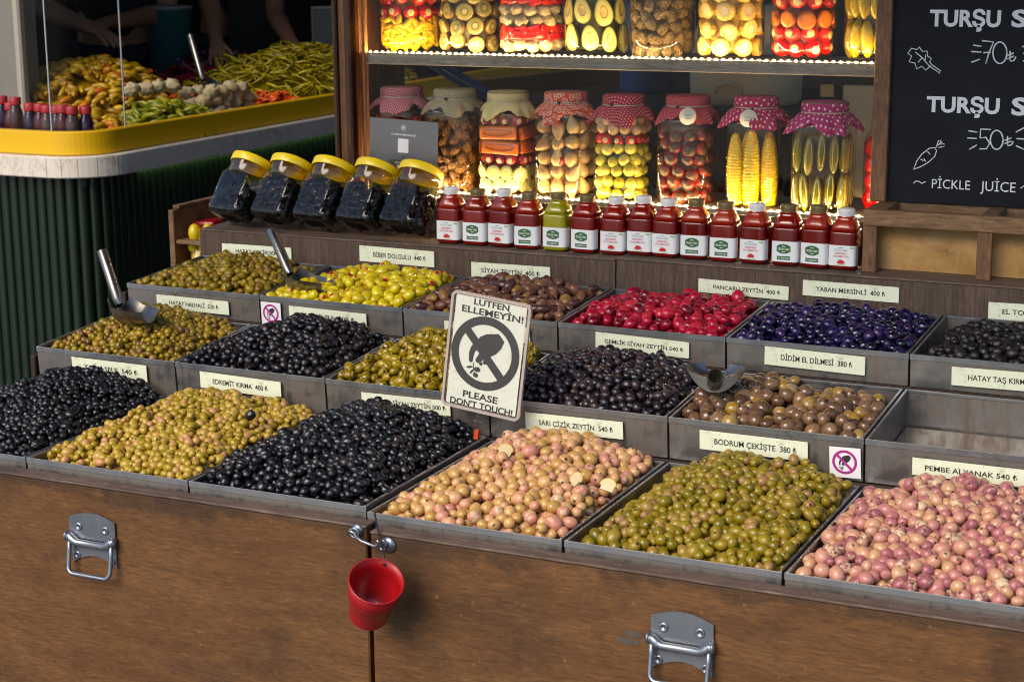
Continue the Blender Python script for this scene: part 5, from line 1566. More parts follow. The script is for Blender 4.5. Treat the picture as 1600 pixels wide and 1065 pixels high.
# ------------------------------------------------------------------ chalkboard on the pine crate
by = 1.052
def bx(px, py): return at(px, py, Y=by)
ck = thing('chalkboard', 'black chalkboard with white pickle juice prices in a wooden frame', 'chalkboard', (1.60, by, .31))
O2 = (-1.60, -by, -.31)
fx0, fx1 = bx(1372, 0).x, bx(1397, 0).x
m = MB(); m.box((fx1 - .002, by + .003, .312), (1.86, by + .010, .92)); m.build('board', M['board'], ck, O2)
m = MB(); m.box((fx0, by - .010, .3115), (fx1, by + .016, .92), .0015); m.build('frame', M['crate_v'], ck, O2)
m = MB(); m.box((1.861, by - .010, .3115), (1.888, by + .016, .92), .0015); m.build('frame', M['crate_v'], ck, O2)
m = MB(); m.box((fx0, by - .010, .9205), (1.888, by + .016, .946), .0015); m.build('frame', M['crate'], ck, O2)
yb = by + .0022
def ctext(body, x0, x1, ytop, ybot, bold=.02):
    a, b = bx(x0, ytop), bx(x1, ybot)
    m = MB(); m.text(body, (a.x + b.x) / 2, (a.z + b.z) / 2, abs(b.x - a.x), abs(a.z - b.z), yb, bold)
    m.build('lettering', M['chalk'], ck, O2)
ctext('TURŞU', 1453, 1563, 15, 42, .035)
ctext('S', 1581, 1604, 15, 42, .035)
ctext('TURŞU', 1448, 1561, 150, 178, .035)
ctext('S', 1581, 1604, 152, 180, .035)
ctext('PİCKLE', 1456, 1515, 279, 297, .0)
ctext('JUİCE', 1532, 1586, 282, 301, .0)
def stroke(name, lines, r=.0011):
    m = MB()
    for L in lines:
        pts = [bx(*p) for p in L]
        m.tube([(p.x, yb - .0002, p.z) for p in pts], r, 5)
    m.v = [(x, yb - .0002 + (y - yb + .0002) * .25, z) for x, y, z in m.v]
    m.build(name, M['chalk'], ck, O2)
def arc(cx_, cy_, rx, ry, a0, a1, n=14):
    return [(cx_ + rx * math.cos(R_(a0 + (a1 - a0) * i / n)), cy_ - ry * math.sin(R_(a0 + (a1 - a0) * i / n))) for i in range(n + 1)]
stroke('price_writing', [[(1534, 64), (1552, 66), (1545, 83), (1540, 100)], arc(1562, 83, 11, 17, 0, 360), [(1536, 83), (1548, 82)],
    [(1578, 80), (1578, 96)], [(1573, 88), (1584, 83)], [(1573, 93), (1584, 88)], [(1578, 96), (1584, 95), (1587, 89)],
    [(1520, 71), (1533, 73)], [(1517, 81), (1533, 82)], [(1517, 98), (1531, 93)], [(1597, 74), (1606, 70)], [(1598, 84), (1608, 84)], [(1598, 95), (1607, 99)]], .0014)
stroke('price_writing', [[(1548, 203), (1532, 202), (1531, 216), (1540, 215), (1546, 224), (1541, 233), (1530, 233)], arc(1557, 219, 10, 15, 0, 360),
    [(1574, 213), (1574, 228)], [(1569, 220), (1580, 216)], [(1569, 225), (1580, 221)], [(1574, 228), (1580, 227), (1583, 221)],
    [(1513, 205), (1527, 207)], [(1511, 216), (1526, 217)], [(1514, 234), (1526, 227)], [(1587, 207), (1600, 200)], [(1588, 217), (1602, 218)], [(1587, 228), (1600, 234)]], .0014)
stroke('leaf_drawing', [[(1467, 114), (1452, 104), (1440, 90), (1430, 82)], [(1454, 103), (1446, 110), (1440, 104), (1432, 108), (1429, 99), (1420, 97), (1424, 88), (1418, 84), (1424, 76), (1432, 78), (1436, 74), (1441, 81), (1448, 80), (1449, 88), (1455, 92), (1452, 97), (1457, 103)],
    [(1455, 101), (1469, 111), (1467, 116)], [(1440, 91), (1434, 98)], [(1445, 96), (1446, 86)]], .0010)
stroke('carrot_drawing', [[(1427, 265), (1432, 252), (1440, 241), (1452, 232), (1460, 231), (1463, 236), (1460, 245), (1450, 254), (1438, 261), (1427, 265)],
    [(1438, 249), (1443, 252)], [(1449, 237), (1453, 242)], [(1446, 253), (1443, 248)], [(1462, 232), (1466, 220), (1470, 219), (1468, 226), (1475, 225), (1476, 229), (1466, 231)], [(1464, 228), (1472, 222)]], .0010)
stroke('wave_drawing', [[(1427, 287), (1431, 283), (1436, 284), (1440, 287), (1446, 284)], [(1594, 295), (1599, 291), (1604, 295)]], .0011)

ct = thing('pine_crate', 'open pine crate with chipboard back below the chalkboard', 'crate', (1.6, .98, .2018))
O3 = (-1.6, -.98, -.2018)
cxa = at(1347, 380, Y=.945).x
def kp(name, a, b, mat):
    m = MB(); m.box(a, b, .0012); m.build(name, mat, ct, O3)
ctop = .3105
kp('top_rail', (cxa, .945, .283), (1.90, .963, ctop), M['crate'])
kp('top_rail', (cxa, 1.062, .288), (1.90, 1.080, ctop - .001), M['crate'])
kp('cross_rail', (cxa, .9635, .290), (cxa + .034, 1.0615, ctop - .0005), M['crate'])
for xx in (1.541, 1.742):
    kp('cross_rail', (xx, .9635, .290), (xx + .026, 1.0615, ctop - .0005), M['crate'])
for xx in (cxa + .0003, 1.541, 1.742):
    kp('upright', (xx, .946, .2019), (xx + .0245, .962, .2828), M['crate_v'])
kp('side_board', (cxa + .001, .964, .2019), (cxa + .012, 1.06, .289), M['crate_v'])
m = MB(); m.box((cxa + .0125, .990, .2019), (1.89, .998, .288)); m.build('chipboard_back', M['osb'], ct, O3)
# ------------------------------------------------------------------ the deli counter to the left
FX, FY, RC = -1.05, 1.875, .13
def path(o, n=14):
    """The counter's outline pushed out by o: front run, rounded corner, side run."""
    r = RC + o
    P = [(-3.0, FY - o), (-2.0, FY - o)]
    P += [(FX - RC + r * math.sin(R_(90 * i / n)), FY + RC - r * math.cos(R_(90 * i / n))) for i in range(n + 1)]
    P += [(FX + o, 2.6), (FX + o, 3.4), (FX + o, 5.0)]
    return P
dc = thing('deli_counter', 'deli counter with yellow band, marble edge and green ribbed front', 'counter', (-1.5, 2.6, -.55))
O4 = (1.5, -2.6, .55)
def bandshape(name, o1, o2, z0, z1, mat, bev=.003):
    a, b = path(o1), path(o2)
    n = len(a)
    m = MB()
    rows = [(b, z0), (b, z1), (a, z1 + bev), (a, z1)]
    pr = [[(x, y, z0 + bev) for x, y in a], [(x, y, z1 - bev) for x, y in a], [(x * .999 + y * 0, y, z1) for x, y in path(o1 - bev)], [(x, y, z1) for x, y in b], [(x, y, z0) for x, y in b], [(x, y, z0) for x, y in path(o1 - bev)]]
    vs = [p for r in pr for p in r]
    K = len(pr)
    fs = [(k * n + i, k * n + i + 1, ((k + 1) % K) * n + i + 1, ((k + 1) % K) * n + i) for k in range(K) for i in range(n - 1)]
    m.add(vs, fs, False, [(x, y, z) for x, y, z in vs])
    return m.build(name, mat, dc, O4)
bandshape('yellow_band', .0, -.03, .1885, .2545, M['yellow'])
bandshape('marble_edge', .03, -.06, .1285, .1875, M['marble'])
bandshape('kick_panel', -.028, -.05, -.549, .127, M['green'])
mp_ = path(.0305, 28)
for q in (3, 8, 13, 19, 26):
    (xa, ya), (xb, yb_) = mp_[q], mp_[q + 1]
    m = MB(); m.box((-.0005, -.0004, .131), (.0005, .0004, .1855), 0, 1, Matrix.Translation((xa, ya, 0)) @ Matrix.Rotation(math.atan2(yb_ - ya, xb - xa), 4, 'Z'))
    m.build('marble_joint', plain('dark_joint', (.38, .34, .29), .7), dc, O4)
# ribs, one batten each
rm = MB()
rv = [(-.0158, 0), (-.0150, -.0050), (-.011, -.0095), (-.006, -.0118), (0, -.0125), (.006, -.0118), (.011, -.0095), (.0150, -.0050), (.0158, 0)]
nn = len(rv)
vs = [(x, y, z) for z in (-.545, -.2, .124) for x, y in rv]
fs = [(k * nn + i, k * nn + i + 1, (k + 1) * nn + i + 1, (k + 1) * nn + i) for k in range(2) for i in range(nn - 1)]
sl_ = mk('slat', (vs, fs, vs), M['green'])
PP, L = path(-.0275), []
cum = [0.0]
for i in range(len(PP) - 1):
    cum.append(cum[-1] + math.hypot(PP[i + 1][0] - PP[i][0], PP[i + 1][1] - PP[i][1]))
s = .72
while s < cum[-1] - .9:
    i = max(k for k in range(len(cum) - 1) if cum[k] <= s)
    u = (s - cum[i]) / (cum[i + 1] - cum[i])
    x, y = PP[i][0] + (PP[i + 1][0] - PP[i][0]) * u, PP[i][1] + (PP[i + 1][1] - PP[i][1]) * u
    dx, dy = PP[i + 1][0] - PP[i][0], PP[i + 1][1] - PP[i][1]
    o = put('slat', sl_, (x + 1.5, y - 2.6, .55), (0, 0, math.atan2(dy, dx)), (1, 1, 1), dc)
    s += .0325
m = MB(); m.box((-3.0, FY + .04, .10), (FX - .045, 5.0, .175)); m.build('counter_bed', M['interior'], dc, O4)
def panes(name, pts, z0, z1):
    m = MB()
    n = len(pts)
    m.add([(x, y, z) for z in (z0, z1) for x, y in pts], [(i, i + 1, n + i + 1, n + i) for i in range(n - 1)], True)
    return m.build(name, M['pane'], dc, O4)
gp = path(-.015)
k0 = next(i for i, p in enumerate(gp) if p[0] > -1.20)
panes('glass_pane', gp[:k0 + 1], .255, 1.0)
panes('glass_pane', gp[k0:17] + [(FX - .015, FY + RC + .06)], .255, 1.0)
panes('glass_pane', [(FX - .015, FY + RC + .062), (FX - .015, 3.25)], .255, 1.0)
panes('glass_pane', [(FX - .015, 3.252), (FX - .015, 5.0)], .255, 1.0)
cl = plain('glass_edge', (.36, .40, .42), .12, 0, .1, coat=.5)
for x, y in ((gp[k0][0], gp[k0][1] - .001), (FX - .0135, FY + RC + .061), (FX - .0135, 3.251)):
    m = MB(); m.box((x - .0018, y - .0018, .255), (x + .0018, y + .0018, 1.0), .0004); m.build('glass_joint', cl, dc, O4)
ul_ = thing('counter_light', 'thin light strip under the marble edge of the deli counter', 'light', (FX - .01, 2.7, .126))
m = MB(); m.box((-.006, -.58, -.003), (.006, 1.2, 0)); m.build('light_strip', emit('under_counter_light', (.75, 1.0, .45), 3.2), ul_)

# juice bottles inside the corner
JB = [(2, 150), (16, 160), (23, 152), (46, 161), (62, 162), (73, 164), (88, 165), (97, 164), (112, 166), (133, 166)]
jm = [plain('dark_violet_juice', (.022, .008, .030), .2), plain('dark_red_juice', (.06, .008, .010), .2), plain('brown_violet_juice', (.060, .030, .030), .2)]
rc_ = plain('red_cap', (.34, .018, .028), .4)
for i, (px, py) in enumerate(JB):
    back = py < 161
    p = at(px, py, Y=1.965 + (.05 if back else 0) + (.03 if px > 120 else .0))
    t = thing('juice_bottle', f'small {["violet", "dark red", "brownish violet"][i % 3]} juice bottle with a red cap, {ORD[i]} from the plaster wall', 'bottle', (p.x, p.y, .176), (0, 0, 0), 'red capped juice bottles in the deli counter')
    h = p.z - .176
    m = MB(); m.lathe([(.017, 0), (.0205, .004), (.021, h - .052), (.0185, h - .038), (.0145, h - .028), (.0135, h - .015)], 20); m.build('body', jm[i % 3], t)
    m = MB(); m.lathe([(.0168, h - .022), (.0172, h - .020), (.0172, h - .003), (.0155, h)], 20); m.build('cap', rc_, t)

# produce heaps
def veg(name, mats, c, rx, ry, hgt, maker, n, label, cat='vegetables', seed=1, knd='stuff', base=True):
    rs = random.Random(seed)
    m = MB()
    for i in range(n):
        a, r = rs.uniform(0, 6.283), math.sqrt(rs.random())
        x, y = r * math.cos(a), r * math.sin(a)
        z = max(0, 1 - r * r) ** .6
        m.cur_rnd = rs.random()
        maker(m, Vector((c[0] + x * rx, c[1] + y * ry, c[2] + z * hgt + rs.uniform(-.012, .004))), rs)
    v, f = sphere_vf(20, 10)
    m.cur_rnd = .2
    m.add([(c[0] + p[0] * rx * .97, c[1] + p[1] * ry * .97, c[2] - .01 + max(-.1, p[2]) * hgt * .88) for p in v], f, True, [(p[0] * 9, p[1] * 9, 0) for p in v])
    o = m.build(name, mats)
    o['kind'] = knd
    return o
def bean(L, r, bend):
    def g(m, p, rs):
        a, t = rs.uniform(0, 6.28), rs.uniform(-.5, .5)
        d = Vector((math.cos(a) * math.cos(t), math.sin(a) * math.cos(t), math.sin(t)))
        sdv = d.cross(Vector((0, 0, 1))).normalized()
        b = rs.uniform(-bend, bend)
        l = L * rs.uniform(.7, 1.2)
        m.tube([p + d * l * u + sdv * b * l * (1 - 4 * u * u) * .5 + Vector((0, 0, .25 * abs(b) * l * (1 - 4 * u * u))) for u in (-.5, -.25, 0, .25, .5)], [r * .35, r, r, r * .9, r * .3], 6)
    return g
def slab(a, b, c_):
    def g(m, p, rs):
        Mx = Matrix.Translation(p) @ Euler((rs.uniform(-.6, .6), rs.uniform(-.6, .6), rs.uniform(0, 6))).to_matrix().to_4x4()
        m.box((-a, -b, -c_), (a, b, c_), c_ * .5, 1, Mx)
    return g
VM = {}
VM['bean'] = fruit('pale_green_bean', [(.0, (.20, .16, .010)), (.5, (.33, .27, .016)), (1, (.44, .35, .04))], None, rough=.35, coat=.3, bump=.1)
VM['pepper'] = fruit('long_green_pepper', [(.0, (.10, .12, .012)), (.5, (.19, .20, .022)), (1, (.30, .26, .03))], None, rough=.45, coat=.1, bump=.2)
VM['ypepper'] = fruit('orange_yellow_pepper', [(.0, (.28, .14, .006)), (.4, (.42, .25, .010)), (.85, (.50, .34, .014)), (1, (.50, .12, .008))], None, rough=.45, coat=.1, bump=.3)
VM['carrot'] = fruit('carrot_sticks', [(.0, (.50, .075, .006)), (1, (.62, .13, .012))], None, rough=.4, coat=.2)
VM['beet'] = fruit('red_beet_shreds', [(.0, (.10, .005, .010)), (1, (.20, .012, .020))], None, rough=.35, coat=.4)
VM['aub'] = fruit('dark_aubergine_slices', [(.0, (.030, .010, .018)), (1, (.075, .025, .035))], None, rough=.35, coat=.4)
hz = .176
c = at(452, 112, X=-1.42)
veg('green_bean_heap', VM['bean'], (-1.42, 3.62, hz), .33, .62, .19, bean(.095, .0046, 1.3), 1000, '', seed=2)
c = at(265, 160, X=-1.19)
veg('green_pepper_heap', VM['pepper'], (-1.20, 2.42, hz), .13, .24, .105, bean(.075, .0085, .6), 190, '', seed=3)
veg('yellow_pepper_heap', VM['ypepper'], (-1.26, 2.13, hz), .16, .14, .10, bean(.05, .011, .5), 150, '', seed=4)
veg('orange_pepper_heap', VM['ypepper'], (-1.62, 2.62, hz), .26, .36, .215, bean(.06, .011, .5), 620, '', seed=5)
veg('carrot_heap', VM['carrot'], (-1.19, 3.02, hz), .12, .14, .095, slab(.020, .007, .003), 120, '', seed=6)
veg('carrot_heap', VM['carrot'], (-1.36, 2.78, hz), .10, .14, .115, slab(.020, .007, .003), 60, '', seed=61)
veg('red_beet_heap', VM['beet'], (-1.72, 3.30, hz), .20, .26, .155, slab(.022, .006, .003), 130, '', seed=7)
veg('aubergine_heap', VM['aub'], (-1.92, 3.75, hz), .26, .34, .175, bean(.07, .016, .3), 120, '', seed=8)
F['cauli_warm'] = fruit('pickled_cauliflower', [(.0, (.50, .40, .23)), (.5, (.58, .48, .30)), (1, (.64, .55, .38))], None, rough=.5, coat=.1, bump=1.0, bscale=9, bdist=.008)
fl = [mk('cauliflower_floret', olive_mesh('x', (.026, .026, .021), 20, 14, .34, 3.0, 3 + i), F['cauli_warm']) for i in range(3)]
rs = random.Random(8)
for i, (px, py) in enumerate([(335, 150), (352, 147), (368, 142), (384, 146), (360, 130), (376, 133), (345, 138), (392, 150), (330, 137), (318, 152), (348, 158), (366, 156), (384, 158),
                              (205, 134), (228, 133), (246, 130), (268, 128), (292, 140), (308, 138)]):
    X = -1.22 if i < 13 else -1.33
    p = at(px, py, X=X)
    o = put('cauliflower_floret', fl[i % 3], (p.x, p.y, p.z - .012), (rs.uniform(-.4, .4), rs.uniform(-.4, .4), rs.uniform(0, 6)), (1, 1, 1))
    tag(o, 'white pickled cauliflower floret in the deli counter heap before the scoop', 'cauliflower', 'cauliflower florets in the deli counter')
veg('cauliflower_heap', F['cauli_warm'], (-1.28, 2.74, hz), .12, .18, .085, lambda m, p, rs: m.ball(p, (.018, .018, .015), 10, 7), 150, '', seed=12)
sj = at(313, 128, X=-1.36)
sh_ = at(293, 58, X=-1.42)
scoop(sj, (.35, .6, -.35), (.3, -.3, .9), sh_ - sj, 'steel scoop standing among cauliflower in the deli counter', ln=.10, w=.045, hl=(sh_ - sj).length, hr=.011)
p = at(265, 55, X=-2.02)
t = thing('teal_tub', 'teal plastic tub behind the orange pepper heap', 'tub', (p.x, p.y, .176))
m = MB(); m.lathe([(.07, 0), (.085, p.z - .09), (.09, p.z - .085), (.09, p.z - .078)], 28); m.build('tub_body', M['teal_plastic'], t)
m = MB(); m.lathe([(.092, p.z - .0775), (.094, p.z - .072), (.085, p.z - .066)], 28); m.build('lid', plain('pale_tub_lid', (.25, .24, .23), .5), t)
p = at(510, 45, X=-1.75)
t = thing('price_stand', 'grey framed price stand in the green bean heap', 'price stand', (p.x, p.y, .20), (0, 0, R_(35)))
m = MB(); m.box((-.055, -.003, p.z - .29), (.055, .003, p.z - .12), .002); m.build('panel', plain('grey_panel', (.12, .12, .125), .5), t)
for a, b in (((-.06, -.005, p.z - .30), (-.0552, .005, p.z - .11)), ((.0552, -.005, p.z - .30), (.06, .005, p.z - .11)), ((-.055, -.005, p.z - .1198), (.055, .005, p.z - .11))):
    m = MB(); m.box(a, b, .001); m.build('frame', M['frame_white'], t)
m = MB(); m.lathe([(.004, 0), (.004, p.z - .295)], 10); m.build('pole', M['wire'], t)

# ------------------------------------------------------------------ people behind the counter
def skin_body(name, verts, edges, radii, mat, parent, sub=2):
    me = bpy.data.meshes.new(name)
    me.from_pydata([tuple(v) for v in verts], edges, [])
    o = bpy.data.objects.new(name, me)
    COL.objects.link(o)
    o.parent = parent
    sk = o.modifiers.new('s', 'SKIN')
    sk.use_smooth_shade = True
    for d, r in zip(me.skin_vertices[0].data, radii):
        d.radius = r if isinstance(r, tuple) else (r, r)
    me.skin_vertices[0].data[0].use_root = True
    sb = o.modifiers.new('d', 'SUBSURF')
    sb.levels = sb.render_levels = sub
    dg = bpy.context.evaluated_depsgraph_get()
    m2 = bpy.data.meshes.new_from_object(o.evaluated_get(dg))
    o.modifiers.clear()
    o.data = m2
    m2.materials.clear()
    m2.materials.append(mat)
    for p in m2.polygons:
        p.use_smooth = True
    return o
def person(loc, rz, larm, rarm, label, apron=False):
    """Local frame: facing +x, up z, feet at z=0 (loc is where the feet stand). larm / rarm: elbow and wrist points."""
    t = thing('person', label, 'person', loc, (0, 0, rz))
    V, E, Rr = [], [], []
    def add(p, r, prev=None):
        V.append(Vector(p)); Rr.append(r)
        if prev is not None:
            E.append((prev, len(V) - 1))
        return len(V) - 1
    pel = add((0, 0, .95), (.125, .10))
    bel = add((.01, 0, 1.10), (.13, .10), pel)
    che = add((0, 0, 1.28), (.15, .11), bel)
    nk0 = add((0, 0, 1.43), (.085, .075), che)
    nk = add((.01, 0, 1.50), .052, nk0)
    hd = add((.025, 0, 1.58), (.072, .078), nk)
    h2 = add((.02, 0, 1.67), (.074, .085), hd)
    h3 = add((.01, 0, 1.73), .05, h2)
    add((.105, 0, 1.60), .014, hd)
    for s in (-1, 1):
        hip = add((0, s * .09, .88), .085, pel)
        kn = add((.015, s * .10, .48), .058, hip)
        an = add((-.01, s * .10, .09), .04, kn)
        add((.12, s * .11, .035), .033, an)
    arms = {}
    for s, (elb, wr) in ((1, larm), (-1, rarm)):
        sh = add((0, s * .19, 1.38), .058, che)
        e = add(elb, .043, sh)
        m1 = add(Vector(elb).lerp(Vector(wr), .35), .041, e)
        w = add(wr, .027, m1)
        d = (Vector(wr) - Vector(elb)).normalized()
        sd = d.cross(Vector((0, 0, 1))).normalized()
        pl = add(Vector(wr) + d * .045, (.032, .020), w)
        k2 = add(Vector(wr) + d * .082, (.034, .016), pl)
        for q, ln in ((-.027, .062), (-.009, .075), (.009, .07), (.027, .055)):
            b = add(Vector(wr) + d * .10 + sd * q, .0092, k2)
            c_ = add(Vector(wr) + d * (.10 + ln * .5) + sd * q * 1.15 + Vector((0, 0, -.008)), .0085, b)
            add(Vector(wr) + d * (.10 + ln * .9) + sd * q * 1.2 + Vector((0, 0, -.026)), .0072, c_)
        th = add(Vector(wr) + d * .05 + sd * (.036 * s), .0105, pl)
        add(Vector(wr) + d * .085 + sd * (.056 * s) + Vector((0, 0, -.014)), .009, th)
        arms[s] = (sh, elb)
    skin_body('body', V, E, Rr, M['skin'], t)
    V, E, Rr = [], [], []
    a0 = add((0, 0, .90), (.150, .125)); a1 = add((.01, 0, 1.10), (.155, .125), a0); a2 = add((0, 0, 1.28), (.172, .132), a1); add((0, 0, 1.42), (.10, .09), a2)
    for s, (elb, wr) in ((1, larm), (-1, rarm)):
        sh = add((0, s * .19, 1.375), .078, a2)
        add(Vector((0, s * .19, 1.375)).lerp(Vector(elb), .62), .064, sh)
    skin_body('shirt', V, E, Rr, M['black_cloth'], t)
    V, E, Rr = [], [], []
    p_ = add((0, 0, .95), (.145, .12))
    for s in (-1, 1):
        hip = add((0, s * .09, .86), .098, p_); kn = add((.012, s * .10, .48), .072, hip); add((-.01, s * .10, .07), .058, kn)
    skin_body('trousers', V, E, Rr, M['black_cloth'], t)
    m = MB(); m.ball((-.008, 0, 1.69), (.098, .088, .095), 16, 10); m.build('hair', M['hair'], t)
    for s in (-1, 1):
        m = MB(); m.ball((.090, s * .030, 1.635), (.010, .012, .008), 10, 7); m.build('eye', M['white'], t)
        m = MB(); m.ball((.018, s * .082, 1.605), (.020, .010, .028), 10, 7); m.build('ear', M['skin'], t)
    m = MB(); m.ball((.092, 0, 1.555), (.012, .026, .006), 10, 7); m.build('mouth', plain('lips', (.25, .08, .06), .5), t)
    if apron:
        m = MB(); m.box((.150, -.13, .62), (.156, .13, 1.30), .002); ap = m.build('apron', plain('dark_apron', (.018, .020, .016), .8), t)
        m = MB()
        for k, (z, w) in enumerate(((1.215, .11), (1.180, .15), (1.145, .13))):
            m.box((.1565, -w / 2, z), (.1572, w / 2, z + .010))
        m.build('yellow_print', plain('yellow_print', (.38, .40, .02), .7), ap)
    return t
fz = -.5495
pp = at(392, 20, X=-2.12)
e1, w1 = at(332, 25, X=-2.0), at(338, 66, X=-1.88)
e2, w2 = at(430, 25, X=-2.0), at(456, 66, X=-1.80)
P2 = Vector((-2.20, pp.y, fz))
inv = (Matrix.Translation(P2) @ Matrix.Rotation(R_(-22), 4, 'Z')).inverted()
person(P2, R_(-22), (inv @ e2, inv @ w2), (inv @ e1, inv @ w1), 'person in a black shirt and apron with both hands reaching over the deli counter', True)
pp = at(105, 20, X=-2.0)
e1, w1 = at(262, 20, X=-2.1), at(135, 42, X=-1.9)
P1 = Vector((-2.30, at(215, 20, X=-2.2).y, fz))
inv = (Matrix.Translation(P1) @ Matrix.Rotation(R_(-60), 4, 'Z')).inverted()
person(P1, R_(-60), (inv @ e1, inv @ at(175, 35, X=-1.95)), (inv @ at(60, 10, X=-2.15), inv @ w1), 'person in a black shirt with forearms crossed above the orange pepper heap')

# ------------------------------------------------------------------ things seen behind the cabinet and beside the step
sb_ = thing('dark_gap_box', 'added dark box behind the cabinet that keeps the gaps between jars dark', 'box', (.80, 1.9, -.619))  # added so that the gaps between the lower jars look dark
m = MB(); m.box((-.55, -.28, .001), (.62, .35, 1.005), .004); m.build('box_body', M['dark_wood'], sb_)
m = MB(); m.box((-.56, -.29, 1.0055), (.63, .36, 1.022), .003); m.build('box_lid', M['dark_wood'], sb_)
bz = 1.0225 - .619
p = at(1150, 140, Y=1.75)
t = thing('plastic_drum', 'big beige plastic drum standing behind the cabinet', 'drum', (p.x, 1.82, bz))
hh = p.z - bz
m = MB(); m.lathe([(.118, 0), (.124, .01), (.126, hh + .02), (.124, hh + .10), (.105, hh + .15), (.10, hh + .18)], 36); m.build('drum_body', M['beige_plastic'], t)
m = MB(); m.tube([(x_, -.130, hh - .005 + z_) for x_, z_ in ((-.03, .0), (-.024, .018), (0, .024), (.024, .018), (.03, .0))], .005, 7); m.build('handle', M['beige_plastic'], t)
p = at(998, 150, Y=1.95)
t = thing('blue_barrel', 'dark blue plastic barrel standing behind the cabinet', 'barrel', (p.x, 2.0, bz))
m = MB(); m.lathe([(.058, 0), (.064, .01), (.066, .12), (.064, .20), (.05, .23)], 32); m.build('barrel_body', M['blue_plastic'], t)
m = MB(); m.lathe([(.053, .2305), (.055, .26), (.048, .27)], 32); m.build('lid', M['blue_plastic'], t)
a, b = at(757, 150, Y=1.75), at(955, 108, Y=2.25)
t = thing('yellow_board', 'yellow board with a grey edge standing in the dark behind the cabinet', 'board', ((a.x + b.x) / 2, 2.0, -.619))
d = b - a
M4 = Matrix.Translation((0, 0, (a.z + b.z) / 2 + .619 - .03)) @ Matrix.Rotation(math.atan2(d.y, d.x), 4, 'Z')
m = MB(); m.box((-d.length * .62, -.01, -.045), (d.length * .62, .01, .055), .003, 1, M4); m.build('yellow_panel', plain('dull_yellow_panel', (.13, .07, .004), .7), t)
m = MB(); m.box((-d.length * .62, -.014, -.115), (d.length * .62, .014, -.047), .003, 1, M4); m.build('grey_edge', M['marble'], t)
m = MB(); m.box((-d.length * .6, -.01, -(a.z + b.z) / 2 - .619 + .03), (d.length * .6, .01, -.117), .002, 1, M4); m.build('base_panel', M['dark_wood'], t)
tb = thing('back_table', 'plain dark wooden table in the dark behind the cloth covered jars', 'table', (.47, 1.5, -.619))
m = MB(); m.box((-.32, -.13, .972), (.32, .13, .992), .003); m.build('tabletop', M['dark_wood'], tb)
for x_ in (-.30, .27):
    for y_ in (-.12, .09):
        m = MB(); m.box((x_, y_, .001), (x_ + .03, y_ + .03, .9715), .003); m.build('leg', M['dark_wood'], tb)
a, b = at(684, 103, Y=1.40), at(742, 138, Y=1.46)
d = b - a
d *= (a.z - .390) / (a.z - b.z)
t = thing('blue_tool', 'dark blue handled tool with a pale stripe, propped on the table behind the jars', 'tool', a)
m = MB(); m.tube([-.02 * d.normalized(), d * .5, d], [.013, .016, .016], 12); m.build('tool_body', M['blue_plastic'], t)
m = MB(); m.tube([d * .08 + Vector((0, -.0135, .004)), d * .55 + Vector((0, -.016, .004))], .0042, 7); m.build('stripe', M['frame_white'], t)
p = at(1340, 150, Y=1.36)
t = thing('pale_panel', 'pale hinged panel standing at the right end behind the cabinet', 'panel', (p.x, 1.36, .25))
m = MB(); m.box((-.03, 0, 0), (.10, .012, p.z - .25 + .02), .002); m.build('panel_sheet', plain('stained_cream_panel', (.48, .44, .34), .5, 0, .15, 14), t)
m = MB(); m.box((-.034, -.004, 0), (-.0305, .016, p.z - .25 + .024), .001); m.build('edge_strip', M['wire'], t)
p = at(1292, 142, Y=1.33)
t = tag((lambda m: m.box((-.013, 0, -.012), (.013, .003, .012), .001).build('card_scrap', plain('brown_card_scrap', (.42, .30, .16), .8)))(MB()), 'torn brown card scrap standing above the magenta covered cucumber jar', 'card scrap')
t.location = (p.x, 1.33, p.z)

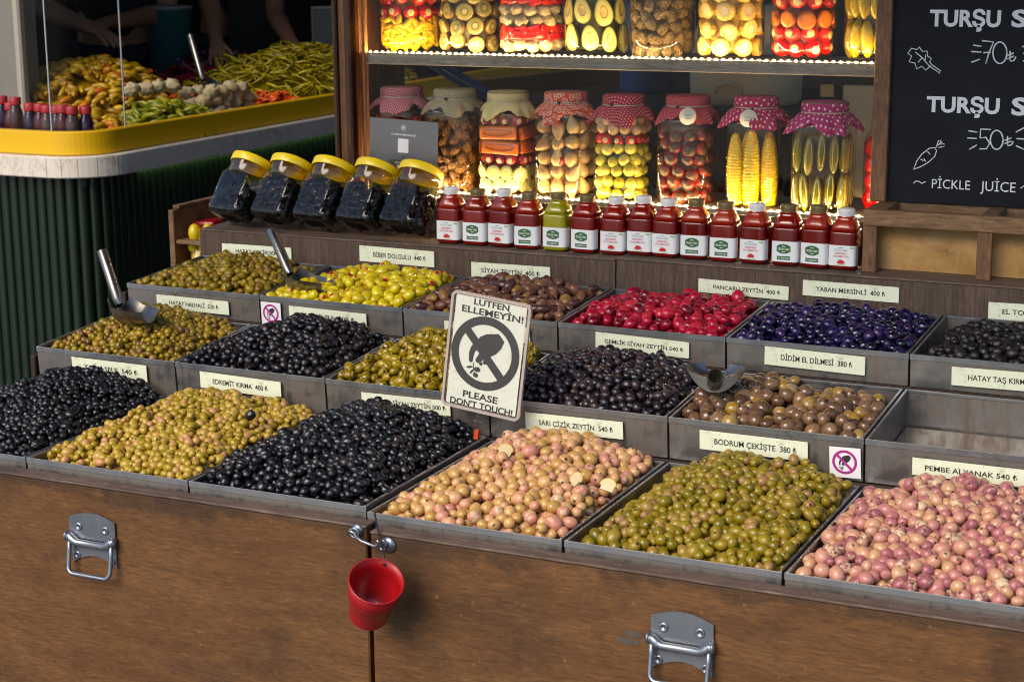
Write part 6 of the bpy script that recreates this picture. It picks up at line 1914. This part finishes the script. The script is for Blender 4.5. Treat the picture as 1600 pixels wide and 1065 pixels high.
wc = at(262, 330, X=-.30)
t = thing('wooden_shelf', 'open wooden shelf with a red package and a pickle jar, left of the olive jars', 'shelf', (-.10, 1.28, GZ))
O5 = (.10, -1.28, -GZ)
CX0, CX1, Y0_, Y1_ = -.26, -.02, 1.135, 1.52
zt_ = at(262, 328, Y=Y0_).z
CX0 = at(262, 328, Y=Y0_).x
for nm, a, b in (('side_board', (CX0, Y0_, GZ + .001), (CX0 + .014, Y1_, zt_)), ('side_board', (CX1 - .014, Y0_, GZ + .001), (CX1, Y1_, zt_)), ('end_board', (CX0 + .015, Y1_ - .014, GZ + .001), (CX1 - .015, Y1_, zt_ - .002)),
                 ('shelf_board', (CX0 + .015, Y0_ + .004, zt_ - .075), (CX1 - .015, Y1_ - .016, zt_ - .066)), ('top_rail', (CX0 - .002, Y0_ + .02, zt_ + .0005), (CX0 + .016, Y1_, zt_ + .008)), ('shelf_board', (CX0 + .015, Y0_ + .004, -.1), (CX1 - .015, Y1_ - .016, -.09)), ('shelf_board', (CX0 + .015, Y0_ + .004, -.52), (CX1 - .015, Y1_ - .016, -.51))):
    m = MB(); m.box(a, b, .0015); m.build(nm, M['crate'], t, O5)
rp = at(312, 333, Y=Y0_ + .10)
t = thing('red_package', 'red package lying on the open wooden shelf', 'package', (rp.x, rp.y, zt_ - .0655), (0, 0, .1))
m = MB(); m.box((-.05, -.03, 0), (.05, .03, .032), .006, 2); m.build('red_wrapper', M['red_paint'], t)
m = MB(); m.box((.02, -.032, .006), (.04, .032, .026), .002); m.build('dark_band', M['ink'], t)
yj = at(290, 400, Y=Y0_ + .045)
t = thing('pickle_tub', 'jar of yellow pickles with a white cap on the open wooden shelf', 'jar', (CX0 + .055, Y0_ + .05, -.0895))
m = MB(); m.lathe([(.032, 0), (.035, .004), (.035, zt_ - .005), (.022, zt_ + .010), (.018, zt_ + .016)], 24); m.build('glass_body', M['jar_glass'], t)
hcap = zt_ + .0165
m = MB(); m.lathe([(.019, hcap), (.020, hcap + .002), (.020, hcap + .016), (.017, hcap + .018)], 20); m.build('cap', M['cap_white'], t)
core(t, .018, .003, zt_ - .01, core_m['yellow'], 0)
ring(t, 'pickled_pepper', ball('pickled_pepper', .014, F['ypep'], (1, 1, 1.4)), .035, 0, .0145, .026, [.02 + .03 * i for i in range(max(1, int((zt_ + .05) / .03)))], rs, 'stand', .1)
